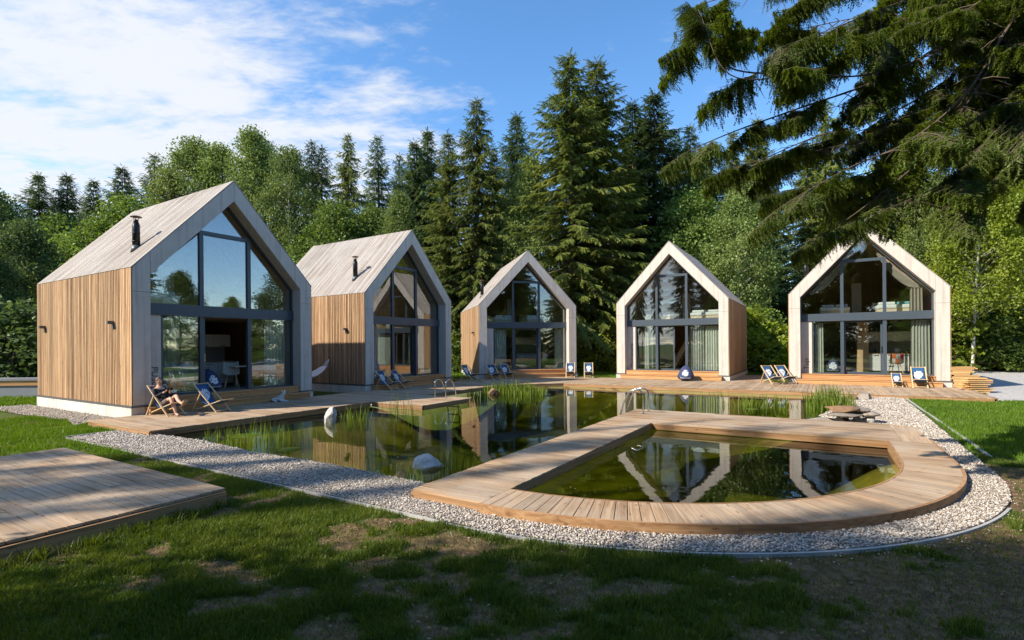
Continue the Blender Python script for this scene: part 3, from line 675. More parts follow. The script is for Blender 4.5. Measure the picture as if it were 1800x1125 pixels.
def arc_beam(r0, r1, z0, z1, tail):
    n = 40; ins = arc(r0, 180, 270, n); outs = arc(r1, 180, 270, n)
    ins += [(tail, CV - r0)]; outs += [(tail, CV - r1)]
    for s0, s1 in ((0, 14), (14, 28), (28, 41)):
        a, b = ins[s0:s1 + 1], outs[s0:s1 + 1]; m = len(a); vs = []
        for p, q in zip(a, b): vs += [site(*p, z0), site(*p, z1), site(*q, z1), site(*q, z0)]
        fs = []
        for i in range(m - 1):
            k0, k1 = 4 * i, 4 * i + 4
            fs += [(k0, k1, k1 + 1, k0 + 1), (k0 + 1, k1 + 1, k1 + 2, k0 + 2), (k0 + 2, k1 + 2, k1 + 3, k0 + 3), (k0 + 3, k1 + 3, k1, k0)]
        fs += [(0, 1, 2, 3), (4 * m - 1, 4 * m - 2, 4 * m - 3, 4 * m - 4)]
        MB().add(vs, fs).build('curved_beam', M['deckend'], walk)
arc_beam(4.385, 4.409, -0.20, 0.004, 2.49); arc_beam(5.052, 5.09, -0.145, 0.003, 2.9)
for a, b in (((-4.32, -11.42), (-4.32, -12.50)), ((-4.29, -11.45), (4.6, -11.45)), ((-3.70, -12.47), (2.46, -12.47)), ((2.53, -12.50), (2.53, -16.9)), ((4.65, -11.47), (4.65, -17.1))):
    beam(a, b, 0.045, -0.15, -0.032, walk)

plat = tag(empty('wooden_platform'), 'low square larch platform on the grass at the lower left', kind='structure')
u = -5.65; k = 0
while u > -9.6:
    js = [-4.45, -6.1 - (k % 3) * 0.55, -8.2 + (k % 2) * 0.35 - (0.2 if k % 3 == 0 else 0), -9.55]
    for a, b in zip(js[:-1], js[1:]):
        plank([(u - PWID + GAP, b + 0.003), (u, b + 0.003), (u, a - 0.003), (u - PWID + GAP, a - 0.003)], 0.07, 0.03, plat, ang=R(90))
    u -= PWID; k += 1
for a, b in (((-5.68, -4.45), (-5.68, -9.55)), ((-5.66, -9.575), (-9.6, -9.575)), ((-5.66, -4.43), (-9.6, -4.43))): beam(a, b, 0.045, -0.20, 0.036, plat)

# low wall left of the first cabin
lw = tag(empty('garden_wall', (-19.5, 20.2, 0), R(3)), 'low grey garden wall with wooden seat board at the left edge', 'wall')
MB().box(-9, 3.2, 0, 0.35, -0.3, 0.36).build('wall_body', M['wallgrey'], lw); MB().box(-9, 3.2, -0.04, 0.3, 0.363, 0.56).build('seat_board', M['step'], lw); MB().box(-9, 3.2, -0.08, 0.4, 0.563, 0.66).build('coping', M['wallgrey'], lw)

# ------------------------------------------------------------------ cabins
CW, CE, CR, CD, CP = 2.834, 4.0, 7.09, 6.95, 0.246       # half width, eave, ridge, depth, cladding foot
BT = 0.03                                               # board thickness
SLOPE = (CR - CE) / CW; IN = 2.37; IA = 6.44             # inner edge of the front frame
SL = math.hypot(CW, CR - CE); RA = math.atan2(CR - CE, CW)
_wall_meshes = [MB().box(-w / 2, w / 2, 0, BT, 0, CE - CP - 0.012).mesh('wall_board', M['clad']) for w in (0.050, 0.060, 0.068, 0.076)]
_roof_meshes = [MB().box(0, SL - 0.01, -w / 2, w / 2, -BT, 0).mesh('roof_board', M['roofwood']) for w in (0.074, 0.082, 0.088)]
def cabin(i, name_text, up, door, chimney_v, lamps, label):
    hx, hy, deg = {1: (-8.764, 16.122, 58.5), 2: (-4.503, 23.141, 58.5), 3: (.942, 28.385, 13.7), 4: (8.081, 26.10, -31.2), 5: (14.964, 21.614, -31.2)}[i]
    c = tag(empty('cabin', (hx, hy, 0), R(deg)), label, 'cabin', 'gabled wooden cabins round the pond')
    rnd = random.Random(i * 17)
    # plinth, flashing
    for s in (-1, 1):
        x0, x1 = sorted((s * (CW + 0.022), s * (IN - 0.03)))
        MB().box(x0, x1, -0.012, 0.5, -0.35, 0.198).build('plinth_foot', M['concrete'], c)
        MB().box(x0 - 0.012, x1 + 0.012, -0.03, 0.5, 0.2, CP - 0.002).build('flashing', M['flash'], c)
    MB().box(-CW - 0.022, CW + 0.022, 0.502, CD, -0.35, 0.197).build('plinth', M['concrete'], c)
    for s in (-1, 1):
        x0, x1 = sorted((s * (CW + 0.034), s * (CW - 0.2)))
        MB().box(x0, x1, 0.503, CD, 0.201, CP - 0.002).build('flashing', M['flash'], c)
    # structural walls, roof slabs, rear wall, floors
    for s in (-1, 1):
        x0, x1 = sorted((s * (CW - BT - 0.012), s * (CW - 0.26)))
        MB().box(x0, x1, 0.505, CD - 0.02, CP, CE - 0.02).build('wall', M['inwood'], c)
        MB().box(*sorted((s * (CW - BT - 0.002), s * (CW - BT - 0.010))), 0.505, CD - 0.02, CP, CE - 0.04).build('membrane', M['darkback'], c)
        a = [(s * (CW - 0.05), CE - 0.03), (0, CR - 0.05), (0, CR - 0.36), (s * (CW - 0.27), CE - 0.10)]
        MB().prism_y(a, 0.505, CD - 0.02).build('roof', M['inwood'], c)
    MB().prism_y([(-CW + 0.28, CP), (CW - 0.28, CP), (CW - 0.28, CE - 0.1), (0, CR - 0.38), (-CW + 0.28, CE - 0.1)], CD - 0.16, CD - 0.03).build('rear_wall', M['inwood'], c)
    MB().box(-CW + 0.27, CW - 0.27, 0.565, CD - 0.17, 0.2, 0.418).build('floor', M['floor'], c)
    MB().box(-CW + 0.27, CW - 0.27, 0.60, CD - 0.17, 2.79, 3.02).build('loft_floor', M['inwood'], c)
    # boards on the side walls and on the roof
    for s in (-1, 1):
        v = 0.03
        while v < CD - 0.02:
            me = rnd.choice(_wall_meshes)
            put('wall_board', me, c, (s * CW, v + 0.03, CP + 0.004), (0, 0, R(90) if s > 0 else R(-90))); v += rnd.uniform(0.088, 0.108)
        v = 0.045
        while v < CD:
            o = put('roof_board', rnd.choice(_roof_meshes), c, (s * (CW + 0.012), v, CE + 0.004), (0, -RA if s < 0 else R(180) + RA, 0)); v += 0.099
            if s > 0: o.rotation_euler = (0, -RA, R(180))
    # front frame in panels
    for s in (-1, 1):
        W2 = CW - BT - 0.003
        for poly in ([(-W2, CP), (-IN, CP), (-IN, 3.352), (-W2, 3.352)],
                     [(-W2, 3.36), (-IN, 3.36), (-IN, CE - 0.02 + (CW - IN) * SLOPE), (-W2, CE - 0.01)],
                     [(-IN + 0.007, IA - IN * SLOPE + 0.007), (-0.003, IA), (-0.003, CR - 0.04), (-IN + 0.007, CE - 0.02 + (CW - IN) * SLOPE)]):
            pp = [(x * -s, z) for x, z in poly]
            MB().prism_y(pp, 0.004, 0.52).build('frame_panel', M['panel'], c)
    # steps
    st = MB().box(-IN + 0.01, IN - 0.01, 0.075, 0.43, 0.205, 0.388).build('step', M['step'], c)
    for k in range(3): MB().box(-IN + 0.01, IN - 0.01, 0.05 + k * 0.13, 0.172 + k * 0.13, 0.39, 0.418).build('tread_board', M['step'], st)
    st = MB().box(-2.52, 2.52, -0.29, 0.04, 0.004, 0.168).build('step', M['step'], c)
    for k in range(3): MB().box(-2.54, 2.54, -0.315 + k * 0.121, -0.198 + k * 0.121, 0.17, 0.197).build('tread_board', M['step'], st)
    # glazing
    G = M['metal']
    for x in (-0.775, 0.745):
        MB().box(x - 0.065, x + 0.065, 0.44, 0.56, 0.425, 2.76).build('mullion', G, c); MB().box(x - 0.06, x + 0.06, 0.445, 0.555, 3.102, 5.302).build('mullion', G, c)
    MB().box(-IN + 0.002, IN - 0.002, 0.40, 0.565, 2.762, 3.10).build('cross_beam', G, c)
    MB().box(-0.835, 0.805, 0.447, 0.553, 5.304, 5.43).build('transom', G, c)
    fw = 0.06
    for s in (-1, 1):
        MB().box(*sorted((s * (IN - 0.003), s * (IN - fw))), 0.45, 0.552, 0.425, 2.76).build('window_frame', G, c)
        MB().box(*sorted((s * (IN - 0.003), s * (IN - fw))), 0.45, 0.552, 3.102, IA - IN * SLOPE - 0.07).build('window_frame', G, c)
        zz = lambda x: IA - abs(x) * SLOPE
        MB().prism_y([(s * (IN - 0.006), zz(IN) - 0.008), (0, zz(0) - 0.012), (0, zz(0) - 0.10), (s * (IN - 0.006), zz(IN) - 0.09)], 0.45, 0.552).build('window_frame', G, c)
    for x0, x1 in ((-1.918, -0.842), (0.812, IN - fw)): MB().box(x0, x1, 0.455, 0.548, 0.42, 0.475).build('sill_rail', G, c)
    pane = lambda poly, y=0.497: MB().prism_y(poly, y, y + 0.012).build('pane', M['glass'], c)
    pane([(-1.86, 0.476), (-0.842, 0.476), (-0.842, 2.758), (-1.86, 2.758)])
    pane([(0.812, 0.476), (IN - fw - 0.002, 0.476), (IN - fw - 0.002, 2.758), (0.812, 2.758)])
    zi = lambda x: IA - abs(x) * SLOPE - 0.10
    pane([(-IN + fw, 3.104), (-0.837, 3.104), (-0.837, min(5.30, zi(-0.837))), (-IN + fw, zi(IN - fw))])
    pane([(0.807, 3.104), (IN - fw, 3.104), (IN - fw, zi(IN - fw)), (0.807, min(5.30, zi(0.807)))])
    pane([(-0.713, 3.104), (0.683, 3.104), (0.683, 5.302), (-0.713, 5.302)])
    pane([(-0.78, 5.432), (0.76, 5.432), (0.0, zi(0) - 0.005)])
    MB().box(-1.918, -1.862, 0.455, 0.548, 0.476, 2.758).build('window_frame', G, c)
    # sliding door leaf
    dx = {'closed': -0.71, 'half': -1.27, 'open': -2.0}[door]
    dy = 0.60
    lf = empty('door', (dx, dy, 0.425), 0, c)
    MB().box(0, 0.075, 0, 0.05, 0, 2.33).build('door_stile', G, lf); MB().box(1.315, 1.39, 0, 0.05, 0, 2.33).build('door_stile', G, lf)
    MB().box(0.077, 1.313, 0, 0.05, 0, 0.09).build('door_rail', G, lf); MB().box(0.077, 1.313, 0, 0.05, 2.25, 2.33).build('door_rail', G, lf)
    MB().box(0.078, 1.312, 0.018, 0.03, 0.092, 2.248).build('pane', M['glass'], lf); MB().box(1.335, 1.365, -0.045, -0.003, 0.95, 1.2).build('handle', M['chrome'], lf)
    # name panel with its lettering
    pn = MB().box(-IN + 0.002, -1.925, 0.44, 0.56, 0.425, 2.758).build('name_panel', M['panel'], c)
    if name_text:
        cu = bpy.data.curves.new('lettering', 'FONT'); cu.body = name_text[0]; cu.size = name_text[1]; cu.extrude = 0.002; cu.materials.append(M['text'])
        cu.align_x = 'LEFT' if up else 'LEFT'; cu.space_character = 1.05
        t0 = bpy.data.objects.new('lettering_curve', cu); COL.objects.link(t0); bpy.context.view_layer.update()
        me = bpy.data.meshes.new_from_object(t0.evaluated_get(bpy.context.evaluated_depsgraph_get())); bpy.data.objects.remove(t0)
        t = put('lettering', me, pn)
        t.matrix_local = Matrix.Translation((name_text[2], 0.436, name_text[3])) @ Matrix.Rotation(R(90), 4, 'X') @ Matrix.Rotation(R(90 if up else -90), 4, 'Z')
    # chimney flue on the left slope
    xb = -2.16; zb = CE + (CW + xb) * SLOPE
    fl = empty('chimney_flue', (xb, chimney_v, zb), 0, c)
    MB().tube([(0, 0, -0.12), (0, 0, 0.10)], [0.15, 0.105], 14).build('collar', M['flash'], fl, True)
    MB().tube([(0, 0, 0.0), (0, 0, 0.70), (0, 0, 0.705), (0, 0, 0.78)], [0.098, 0.098, 0.095, 0.07], 16).build('pipe', M['black'], fl, True)
    for zz_ in (0.2, 0.45): MB().tube([(0, 0, zz_), (0, 0, zz_ + 0.03)], 0.103, 16).build('pipe_band', M['black'], fl, True)
    MB().tube([(0, 0, 0.78), (0, 0, 0.86)], 0.062, 12).build('neck', M['black'], fl, True)
    MB().tube([(0, 0, 0.93), (0, 0, 0.95), (0, 0, 0.985)], [0.15, 0.145, 0.02], 16).build('cowl', M['rust'], fl, True)
    for a in range(3): MB().bar((0.05 * math.cos(a * 2.1), 0.05 * math.sin(a * 2.1), 0.85), (0.08 * math.cos(a * 2.1), 0.08 * math.sin(a * 2.1), 0.935), 0.012, 0.012).build('cowl_strut', M['black'], fl)
    # wall lamps: a small box on a bracket
    for lv in lamps:
        l = empty('wall_lamp', (-CW, lv, 2.49), 0, c)
        MB().box(-0.16, -0.002, -0.05, 0.05, 0.0, 0.09).build('lamp_head', M['flash'], l); MB().box(-0.03, -0.002, -0.04, 0.04, -0.13, -0.002).build('lamp_bracket', M['flash'], l)
    MB().tube([(0, CD - 0.25, CR - 0.02), (0, CD - 0.25, CR + 0.32)], 0.009, 5).build('lightning_rod', M['flash'], c)
    # white flue shaft seen in the loft, and stair
    MB().box(-0.26, 0.14, 4.1, 4.5, 3.022, 4.72).build('loft_shaft', M['plaster'], c)
    return c
CAB = {}
CAB[1] = cabin(1, ('PUSC', 0.24, -2.17, 1.28), False, 'open', 1.34, (1.08, 6.2), 'nearest cabin on the left with its sliding door open')
CAB[2] = cabin(2, None, True, 'closed', 1.30, (1.1, 5.9), 'shaded cabin second from the left, behind the hammock')
CAB[3] = cabin(3, None, True, 'closed', 2.54, (1.45, 6.75), 'farthest cabin in the corner of the deck, third from the left')
CAB[4] = cabin(4, ('Modrzewnia', 0.25, -2.05, 0.55), True, 'half', 2.5, (), 'sunlit cabin fourth from the left with long pale curtains')
CAB[5] = cabin(5, ('Tuja', 0.28, -2.06, 0.60), True, 'closed', 1.4, (), 'sunlit cabin on the right under the hanging spruce branches')

# ------------------------------------------------------------------ what stands inside the cabins
def in_cabin(i, x, y, z):
    c = CAB[i]; a = c.rotation_euler.z
    return Vector((c.location.x + x * math.cos(a) - y * math.sin(a), c.location.y + x * math.sin(a) + y * math.cos(a), z)), a
def curtain(i, x0, x1, z0, z1, y, col, label, folds=7):
    n = folds * 10; pts = []
    rnd = random.Random(i * 31 + int(x0 * 10))
    for k in range(n + 1):
        t = k / n; pts.append((x0 + (x1 - x0) * t, 0.05 * math.sin(t * folds * 6.283 + rnd.uniform(-.15, .15)) + 0.012 * math.sin(t * 31)))
    vs, fs = [], []
    zs = [z0, z0 + 0.3 * (z1 - z0), z0 + 0.7 * (z1 - z0), z1]
    th = 0.006
    for side in (0, th):
        for j, z in enumerate(zs):
            g = (1.0, 0.97, 0.92, 0.86)[j]
            for x, yy in pts: vs.append((((x - (x0 + x1) / 2) * (1.06 - 0.06 * j / 3)), yy * g + side, z))
    m = n + 1
    for s in range(2):
        o = s * 4 * m
        for j in range(3):
            for k in range(n): fs.append((o + j * m + k, o + j * m + k + 1, o + (j + 1) * m + k + 1, o + (j + 1) * m + k))
    p, a = in_cabin(i, (x0 + x1) / 2, y, 0)
    root = empty('curtain', p, a); tag(root, label, 'curtain', 'curtains in the cabin windows')
    MB().add(vs, fs).build('drape', col, root, True)
    MB().tube([(x0 - (x0 + x1) / 2 - 0.05, 0, z1 + 0.01), (x1 - (x0 + x1) / 2 + 0.05, 0, z1 + 0.01)], 0.012, 6).build('rail', M['flash'], root)
M['curtain'] = leafmat('pale_green_curtain', (0.66, 0.69, 0.60), (0.74, 0.76, 0.69), 0.3, 1.0)
M['curtain2'] = leafmat('beige_curtain', (0.50, 0.44, 0.36), (0.58, 0.52, 0.44), 0.3, 1.0)
for i, x0, x1, z0, z1, fo, cm, lb in (
    (1, -1.80, -1.30, .44, 2.70, 5, 'curtain', 'pale green curtain beside the name panel of the nearest cabin'),
    (1, 1.45, 2.20, .44, 2.70, 6, 'curtain', 'pale green curtain at the right end of the nearest cabin window'),
    (2, -1.80, -1.05, .44, 2.70, 7, 'curtain2', 'beige curtain in the left window of the shaded second cabin'),
    (3, -1.85, -1.15, .44, 2.70, 6, 'curtain', 'pale green curtain at the left of the farthest cabin window'),
    (3, 1.75, 2.28, .44, 2.70, 5, 'curtain', 'pale green curtain at the right of the farthest cabin window'),
    (4, -1.50, -1.05, .44, 2.66, 4, 'curtain', 'narrow pale green curtain in the left window of the fourth cabin'),
    (4, 0.86, 1.55, .44, 2.70, 6, 'curtain', 'wide pale curtain next to the open door of the fourth cabin'),
    (4, 1.60, 2.28, .44, 2.70, 6, 'curtain', 'wide pale curtain beside the right post of the fourth cabin'),
    (5, -1.84, -1.48, .44, 2.70, 4, 'curtain', 'narrow pale green curtain beside the lettering Tuja'),
    (5, 1.66, 2.28, .44, 2.72, 6, 'curtain', 'pale green curtain beside the kitchen of the right hand cabin'),
    (5, 1.62, 2.05, 3.04, 4.05, 4, 'curtain2', 'short curtain in the upper right window of the right hand cabin')):
    curtain(i, x0, x1, z0, z1, 0.72, M[cm], lb, fo)
# curtains draped along the sloping ceiling of the right hand cabin
def swag(i, s, label):
    p, a = in_cabin(i, 0, 0.78, 0); root = empty('draped_curtain', p, a); tag(root, label, 'curtain', 'swagged curtains under the gable')
    vs, fs = [], []; n = 16
    for k in range(n + 1):
        t = k / n; x = s * (0.45 + 1.55 * t); zt = IA - abs(x) * SLOPE - 0.14
        sag = 0.42 * math.sin(math.pi * t) ** 0.8 + 0.10
        for j in range(6): vs.append((x, 0.03 * math.sin(j * 2.4 + k), zt - sag * j / 5))
    for k in range(n):
        for j in range(5): q = k * 6 + j; fs.append((q, q + 6, q + 7, q + 1))
    o = MB().add(vs, fs).build('drape', M['curtain2'], root, True); md = o.modifiers.new('t', 'SOLIDIFY'); md.thickness = 0.006
swag(5, -1, 'beige curtain swagged under the left roof slope of the right hand cabin'); swag(5, 1, 'beige curtain swagged under the right roof slope of the right hand cabin')

def kitchen(i, x0, x1, y, label):
    p, a = in_cabin(i, x0, y, 0.42); k = empty('kitchen_unit', p, a); tag(k, label, 'kitchen', 'kitchen units in the cabins')
    L = x1 - x0; n = max(2, round(L / 0.6)); w = L / n
    MB().box(0, L, 0.06, 0.6, 0, 0.10).build('toe_kick', M['flash'], k); MB().box(0, L, 0.022, 0.6, 0.102, 0.86).build('carcass', M['white'], k)
    MB().box(-0.02, L + 0.02, -0.02, 0.6, 0.862, 0.90).build('worktop', M['step'], k)
    for j in range(n):
        if j % 2 == 1:
            for q in range(3):
                d = MB().box(j * w + 0.004, (j + 1) * w - 0.004, 0, 0.02, 0.105 + q * 0.25, 0.35 + q * 0.25).build('drawer', M['white'], k); MB().box(j * w + w / 2 - 0.1, j * w + w / 2 + 0.1, -0.03, -0.001, 0.31 + q * 0.25, 0.325 + q * 0.25).build('handle', M['black'], d)
        else:
            d = MB().box(j * w + 0.004, (j + 1) * w - 0.004, 0, 0.02, 0.105, 0.85).build('cupboard_door', M['white'], k); MB().box(j * w + w / 2 - 0.1, j * w + w / 2 + 0.1, -0.03, -0.001, 0.79, 0.805).build('handle', M['black'], d)
        d = MB().box(j * w + 0.004, (j + 1) * w - 0.004, 0.23, 0.6, 1.42, 1.86).build('wall_cupboard', M['white'], k); MB().box(j * w + w / 2 - 0.1, j * w + w / 2 + 0.1, 0.20, 0.229, 1.44, 1.455).build('handle', M['black'], d)
    MB().box(0, L, 0.605, 0.63, 0.90, 1.42).build('splashback', M['greyp'], k)
    return k
kitchen(1, -0.9, 1.5, 2.7, 'white kitchen seen through the open door of the nearest cabin')
kitchen(2, -1.2, 0.8, 3.6, 'pale kitchen deep inside the shaded second cabin')
kitchen(3, 0.0, 1.6, 2.9, 'pale kitchen behind the glass of the farthest cabin')
kitchen(5, 0.28, 2.45, 1.95, 'white kitchen in sunlight inside the right hand cabin')
p, a = in_cabin(5, 0.06, 1.75, 0.42); tag(MB().box(-0.22, 0.20, 0, 0.9, 0, 2.33).build('tall_cupboard', M['inwood'], loc=p, rot=(0, 0, a)), 'tall plywood cupboard beside the white kitchen of the right hand cabin', 'cupboard')
p, a = in_cabin(5, 1.35, 2.15, 1.325); tag(MB().tube([(0, 0, 0), (0, 0, .02), (0, 0, .18), (0, 0, .20)], [.09, .10, .10, .07], 12).build('kettle', M['white'], None, True, p), 'white kettle on the worktop of the right hand cabin', 'kettle')
for q, (dx, hh, rr) in enumerate(((0.55, .16, .05), (0.75, .22, .04), (1.75, .14, .06), (2.0, .2, .045))):
    p, a = in_cabin(5, dx, 2.25, 1.325); tag(MB().tube([(0, 0, 0), (0, 0, hh * .7), (0, 0, hh)], [rr, rr, rr * .5], 10).build('jar', M['greyp' if q % 2 else 'black'], None, True, p), ('short dark jar left of the kettle, beside the tall cupboard', 'thin grey jar just left of the white kettle', 'squat dark jar right of the white kettle', 'thin grey jar at the right end of the worktop')[q], 'jar', 'jars on the worktop')

def bed(i, x0, x1, y, label, teal=False):
    p, a = in_cabin(i, x0, y, 3.022); b = empty('bed', p, a); tag(b, label, 'bed', 'beds in the cabin lofts'); L = x1 - x0
    MB().box(0, L, 0, 1.9, 0.06, 0.24).build('bed_base', M['mattress'], b)
    def soft(x0, x1, y0, y1, z0, z1, nm, mat):
        o = MB().box(x0, x1, y0, y1, z0, z1).build(nm, mat, b); m = o.modifiers.new('b', 'BEVEL'); m.width = min(z1 - z0, 0.12) * 0.45; m.segments = 3
    soft(-0.02, L + 0.02, -0.02, 1.9, 0.242, 0.42, 'duvet', M['linen'])
    soft(0.06, L * 0.48, 0.1, 0.5, 0.422, 0.55, 'pillow', M['linen']); soft(L * 0.52, L - 0.06, 0.12, 0.52, 0.422, 0.55, 'pillow', M['teal' if teal else 'linen'])
bed(1, -2.15, -1.0, 1.3, 'white bed in the loft of the nearest cabin'); bed(3, -1.6, -0.55, 1.6, 'white bed at the left of the farthest cabin loft'); bed(3, 0.35, 1.6, 1.6, 'white bed at the right of the farthest cabin loft')
bed(4, -1.0, -0.35, 1.5, 'white bed behind the middle loft window of the fourth cabin'); bed(4, 0.75, 2.2, 1.4, 'wide white bed at the right of the fourth cabin loft')
bed(5, -1.6, -0.45, 1.6, 'low white bed at the left of the right hand cabin loft'); bed(5, 0.55, 1.95, 1.3, 'white bed with a teal cushion in the right hand cabin loft', True)
# stair in the fourth cabin
p, a = in_cabin(4, 0.0, 2.6, 0.42); s_ = empty('staircase', p, a); tag(s_, 'plywood staircase seen through the half open door of the fourth cabin', 'staircase')
MB().bar((-0.5, 0, 0.05), (0.75, 0, 2.3), 0.05, 0.24).build('stringer', M['inwood'], s_); MB().bar((-0.5, 0.8, 0.05), (0.75, 0.8, 2.3), 0.05, 0.24).build('stringer', M['inwood'], s_)
for k in range(9): MB().box(-0.55 + k * 0.135, -0.30 + k * 0.135, 0.03, 0.77, 0.22 + k * 0.24, 0.26 + k * 0.24).build('tread', M['inwood'], s_)

def shell_chair(i, x, y, rz, label, mats):
    p, a = in_cabin(i, x, y, 0.42); c = empty('chair', p, a + rz); tag(c, label, 'chair', 'shell chairs in the cabins')
    vs, fs = [], []; n, m = 12, 8
    for j in range(m + 1):
        t = j / m
        for k in range(n + 1):
            b = (k / n - 0.5) * 2
            x_ = b * (0.23 + 0.03 * math.sin(t * 3.1)); yb = 0.21 - 0.42 * min(t / 0.5, 1) if t < 0.5 else -0.21 - 0.08 * (t - 0.5) / 0.5
            zb = 0.44 + 0.05 * b * b + (0 if t < 0.5 else 0.42 * ((t - 0.5) / 0.5) ** 0.9) ; yb += 0.10 * b * b * (1 if t > 0.4 else 0)
            vs.append((x_, yb, zb))
    for j in range(m):
        for k in range(n): q = j * (n + 1) + k; fs.append((q, q + 1, q + n + 2, q + n + 1))
    o = MB().add(vs, fs).build('shell', mats[0], c, True); md = o.modifiers.new('s', 'SOLIDIFY'); md.thickness = 0.012
    for mm in mats[1:]: o.data.materials.append(mm)
    if len(mats) > 1:
        for f in o.data.polygons: f.material_index = ((f.index % n) // 4 + (f.index // n) // 2) % len(mats)
    for sx in (-1, 1):
        for sy in (-1, 1): MB().tube([(sx * 0.12, sy * 0.1, 0.44), (sx * 0.22, sy * 0.22, 0)], [0.016, 0.011], 6).build('leg', M['chairwood'], c)
def table(i, x, y, label, w=1.1, d=0.7):
    p, a = in_cabin(i, x, y, 0.42); c = empty('table', p, a); tag(c, label, 'table')
    MB().box(-w / 2, w / 2, -d / 2, d / 2, 0.71, 0.74).build('table_top', M['white'], c)
    for sx in (-1, 1):
        for sy in (-1, 1): MB().tube([(sx * (w / 2 - .1), sy * (d / 2 - .1), 0.71), (sx * (w / 2 - .04), sy * (d / 2 - .04), 0)], [0.022, 0.014], 6).build('leg', M['chairwood'], c)
table(1, 1.35, 1.75, 'white table inside the nearest cabin'); shell_chair(1, 0.75, 1.55, 2.7, 'pale shell chair beside the table in the nearest cabin', [M['cream']])
table(3, 0.55, 2.1, 'pale table behind the glass of the farthest cabin', 1.5, .8); shell_chair(3, 1.25, 1.35, 0.6, 'pale green shell chair in the right window of the farthest cabin', [M['curtain']])
shell_chair(5, 1.15, 0.95, 0.25, 'red and grey patchwork chair in the window of the right hand cabin', [M['greyp'], M['red'], M['cream'], M['orange']])
shell_chair(2, -0.1, 2.2, 0.6, 'wooden chair behind the glass of the second cabin', [M['timber']])

# ------------------------------------------------------------------ trees
def nrm(a): return a / np.maximum(np.linalg.norm(a, axis=-1, keepdims=True), 1e-9)
def frame_from(dirs, up=None):
    """rotation matrices whose x axis is dirs"""
    d = nrm(dirs); n = len(d)
    u = np.tile(np.array([0, 0, 1.0]), (n, 1)) if up is None else up
    y = np.cross(u, d); bad = np.linalg.norm(y, axis=1) < 1e-3; y[bad] = np.array([0, 1.0, 0]); y = nrm(y); z = np.cross(d, y)
    return np.stack([d, y, z], -1)
def spray_template(rng, n=6, wid=0.20, droop=0.18):
    """a flat feathery spray of needles, unit length along +x"""
    V, T = [], []
    for i in range(n):
        x = i / n
        for s in (-1, 1):
            l = (0.34 - 0.16 * x) * rng.uniform(.8, 1.2); w = wid * (1.15 - 0.75 * x) * rng.uniform(.75, 1.2); k = len(V)
            z = -droop * x * x
            V += [(x, 0, z), (x + l, s * w, z - 0.10 - rng.uniform(0, .14)), (x + 0.17, 0.0, z - 0.02)]; T.append((k, k + 1, k + 2) if s > 0 else (k, k + 2, k + 1))
    k = len(V); V += [(0.85, -0.05, -droop * .7), (1.12, 0, -droop * 1.2), (0.85, 0.05, -droop * .7)]; T.append((k, k + 1, k + 2))
    return np.array(V, float), np.array(T)
def limb_tubes(segs, n=5):
    mb = MB()
    for pts, rs in segs: mb.tube(pts, rs, n, cap=False)
    return mb
def spruce_proto(seed, h, rb, mat, dens=1.0, bare=0.06, ragged=0.25, droop=0.0):
    rng = np.random.default_rng(seed); tp = [spray_template(rng) for _ in range(5)]
    segs = [([(0, 0, -0.5), (0.05, 0.02, h * .3), (-0.03, 0.05, h * .65), (0, 0, h * .985)], [h * .0135, h * .0105, h * .006, 0.015])]
    org, dr, ln = [], [], []
    z = h * bare
    while z < h * 0.985:
        t = z / h; nb = int(rng.integers(5, 8)) if t < .85 else 4
        a0 = rng.uniform(0, 6.28)
        for b in range(nb):
            az = a0 + b * 6.283 / nb + rng.uniform(-.35, .35)
            L = rb * ((1 - t) ** 0.74 + 0.015) * (1 + ragged * rng.uniform(-1, .7)) * min(1, 0.72 + t * 1.6)
            if L < 0.12: L = 0.12
            el = R(-22 + 58 * t - 10 * droop + rng.uniform(-8, 8)); zz = z + rng.uniform(-.1, .1) * h * .02
            hd = np.array([math.cos(az), math.sin(az), 0.0]); m = max(3, int(L / 0.5))
            def pt(s): return np.array([0, 0, zz]) + hd * (L * s * math.cos(el)) + np.array([0, 0, L * (math.sin(el) * s - (0.30 + .15 * droop) * s * s + 0.20 * s ** 3)])
            if L > 0.7: segs.append(([tuple(pt(s)) for s in (0, .35, .7)], [0.012 + L * .009, 0.01 + L * .005, 0.006]))
            ns = int((6 + L * 7.0) * dens)
            for k in range(ns):
                s = 0.10 + 0.90 * (k + rng.uniform(0, 1)) / ns
                sd = 1 if k % 2 else -1; ang = az + sd * R(rng.uniform(20, 75)) * (1 - 0.55 * s)
                dn = rng.uniform(0.15, 0.75 + .5 * droop)
                org.append(pt(s)); dr.append((math.cos(ang), math.sin(ang), -dn)); ln.append((0.34 + 0.34 * rng.random()) * (0.6 + 0.6 * min(L / 2.2, 1)) * (1.15 - .30 * s))
            org.append(pt(0.93)); dr.append((hd[0], hd[1], math.sin(el) - 0.05)); ln.append(0.35 + 0.1 * min(L, 3))
        z += h * (0.0205 if t < .8 else 0.016) * rng.uniform(.8, 1.2)
    # leader
    for k in range(6): org.append((0, 0, h * (0.955 + 0.007 * k))); a = rng.uniform(0, 6.28); dr.append((math.cos(a) * .6, math.sin(a) * .6, 1.0)); ln.append(0.28)
    org, dr, ln = np.array(org), np.array(dr), np.array(ln); pick = rng.integers(0, 5, len(org)); C = Cloud()
    for i in range(5):
        s = pick == i; C.add(*stamp(tp[i][0], tp[i][1], frame_from(dr[s]), np.column_stack([ln[s], ln[s] * 1.15, ln[s]]), org[s]))
    return limb_tubes(segs).mesh('trunk', M['bark'], True), C.mesh('crown', mat)
def leaf_template(rng):
    V = np.array([(0, 0, 0), (0.45, 0.32, 0.06), (1.0, 0, -0.05), (0.45, -0.32, 0.06)]); T = np.array([(0, 1, 2), (0, 2, 3)])
    return V, T
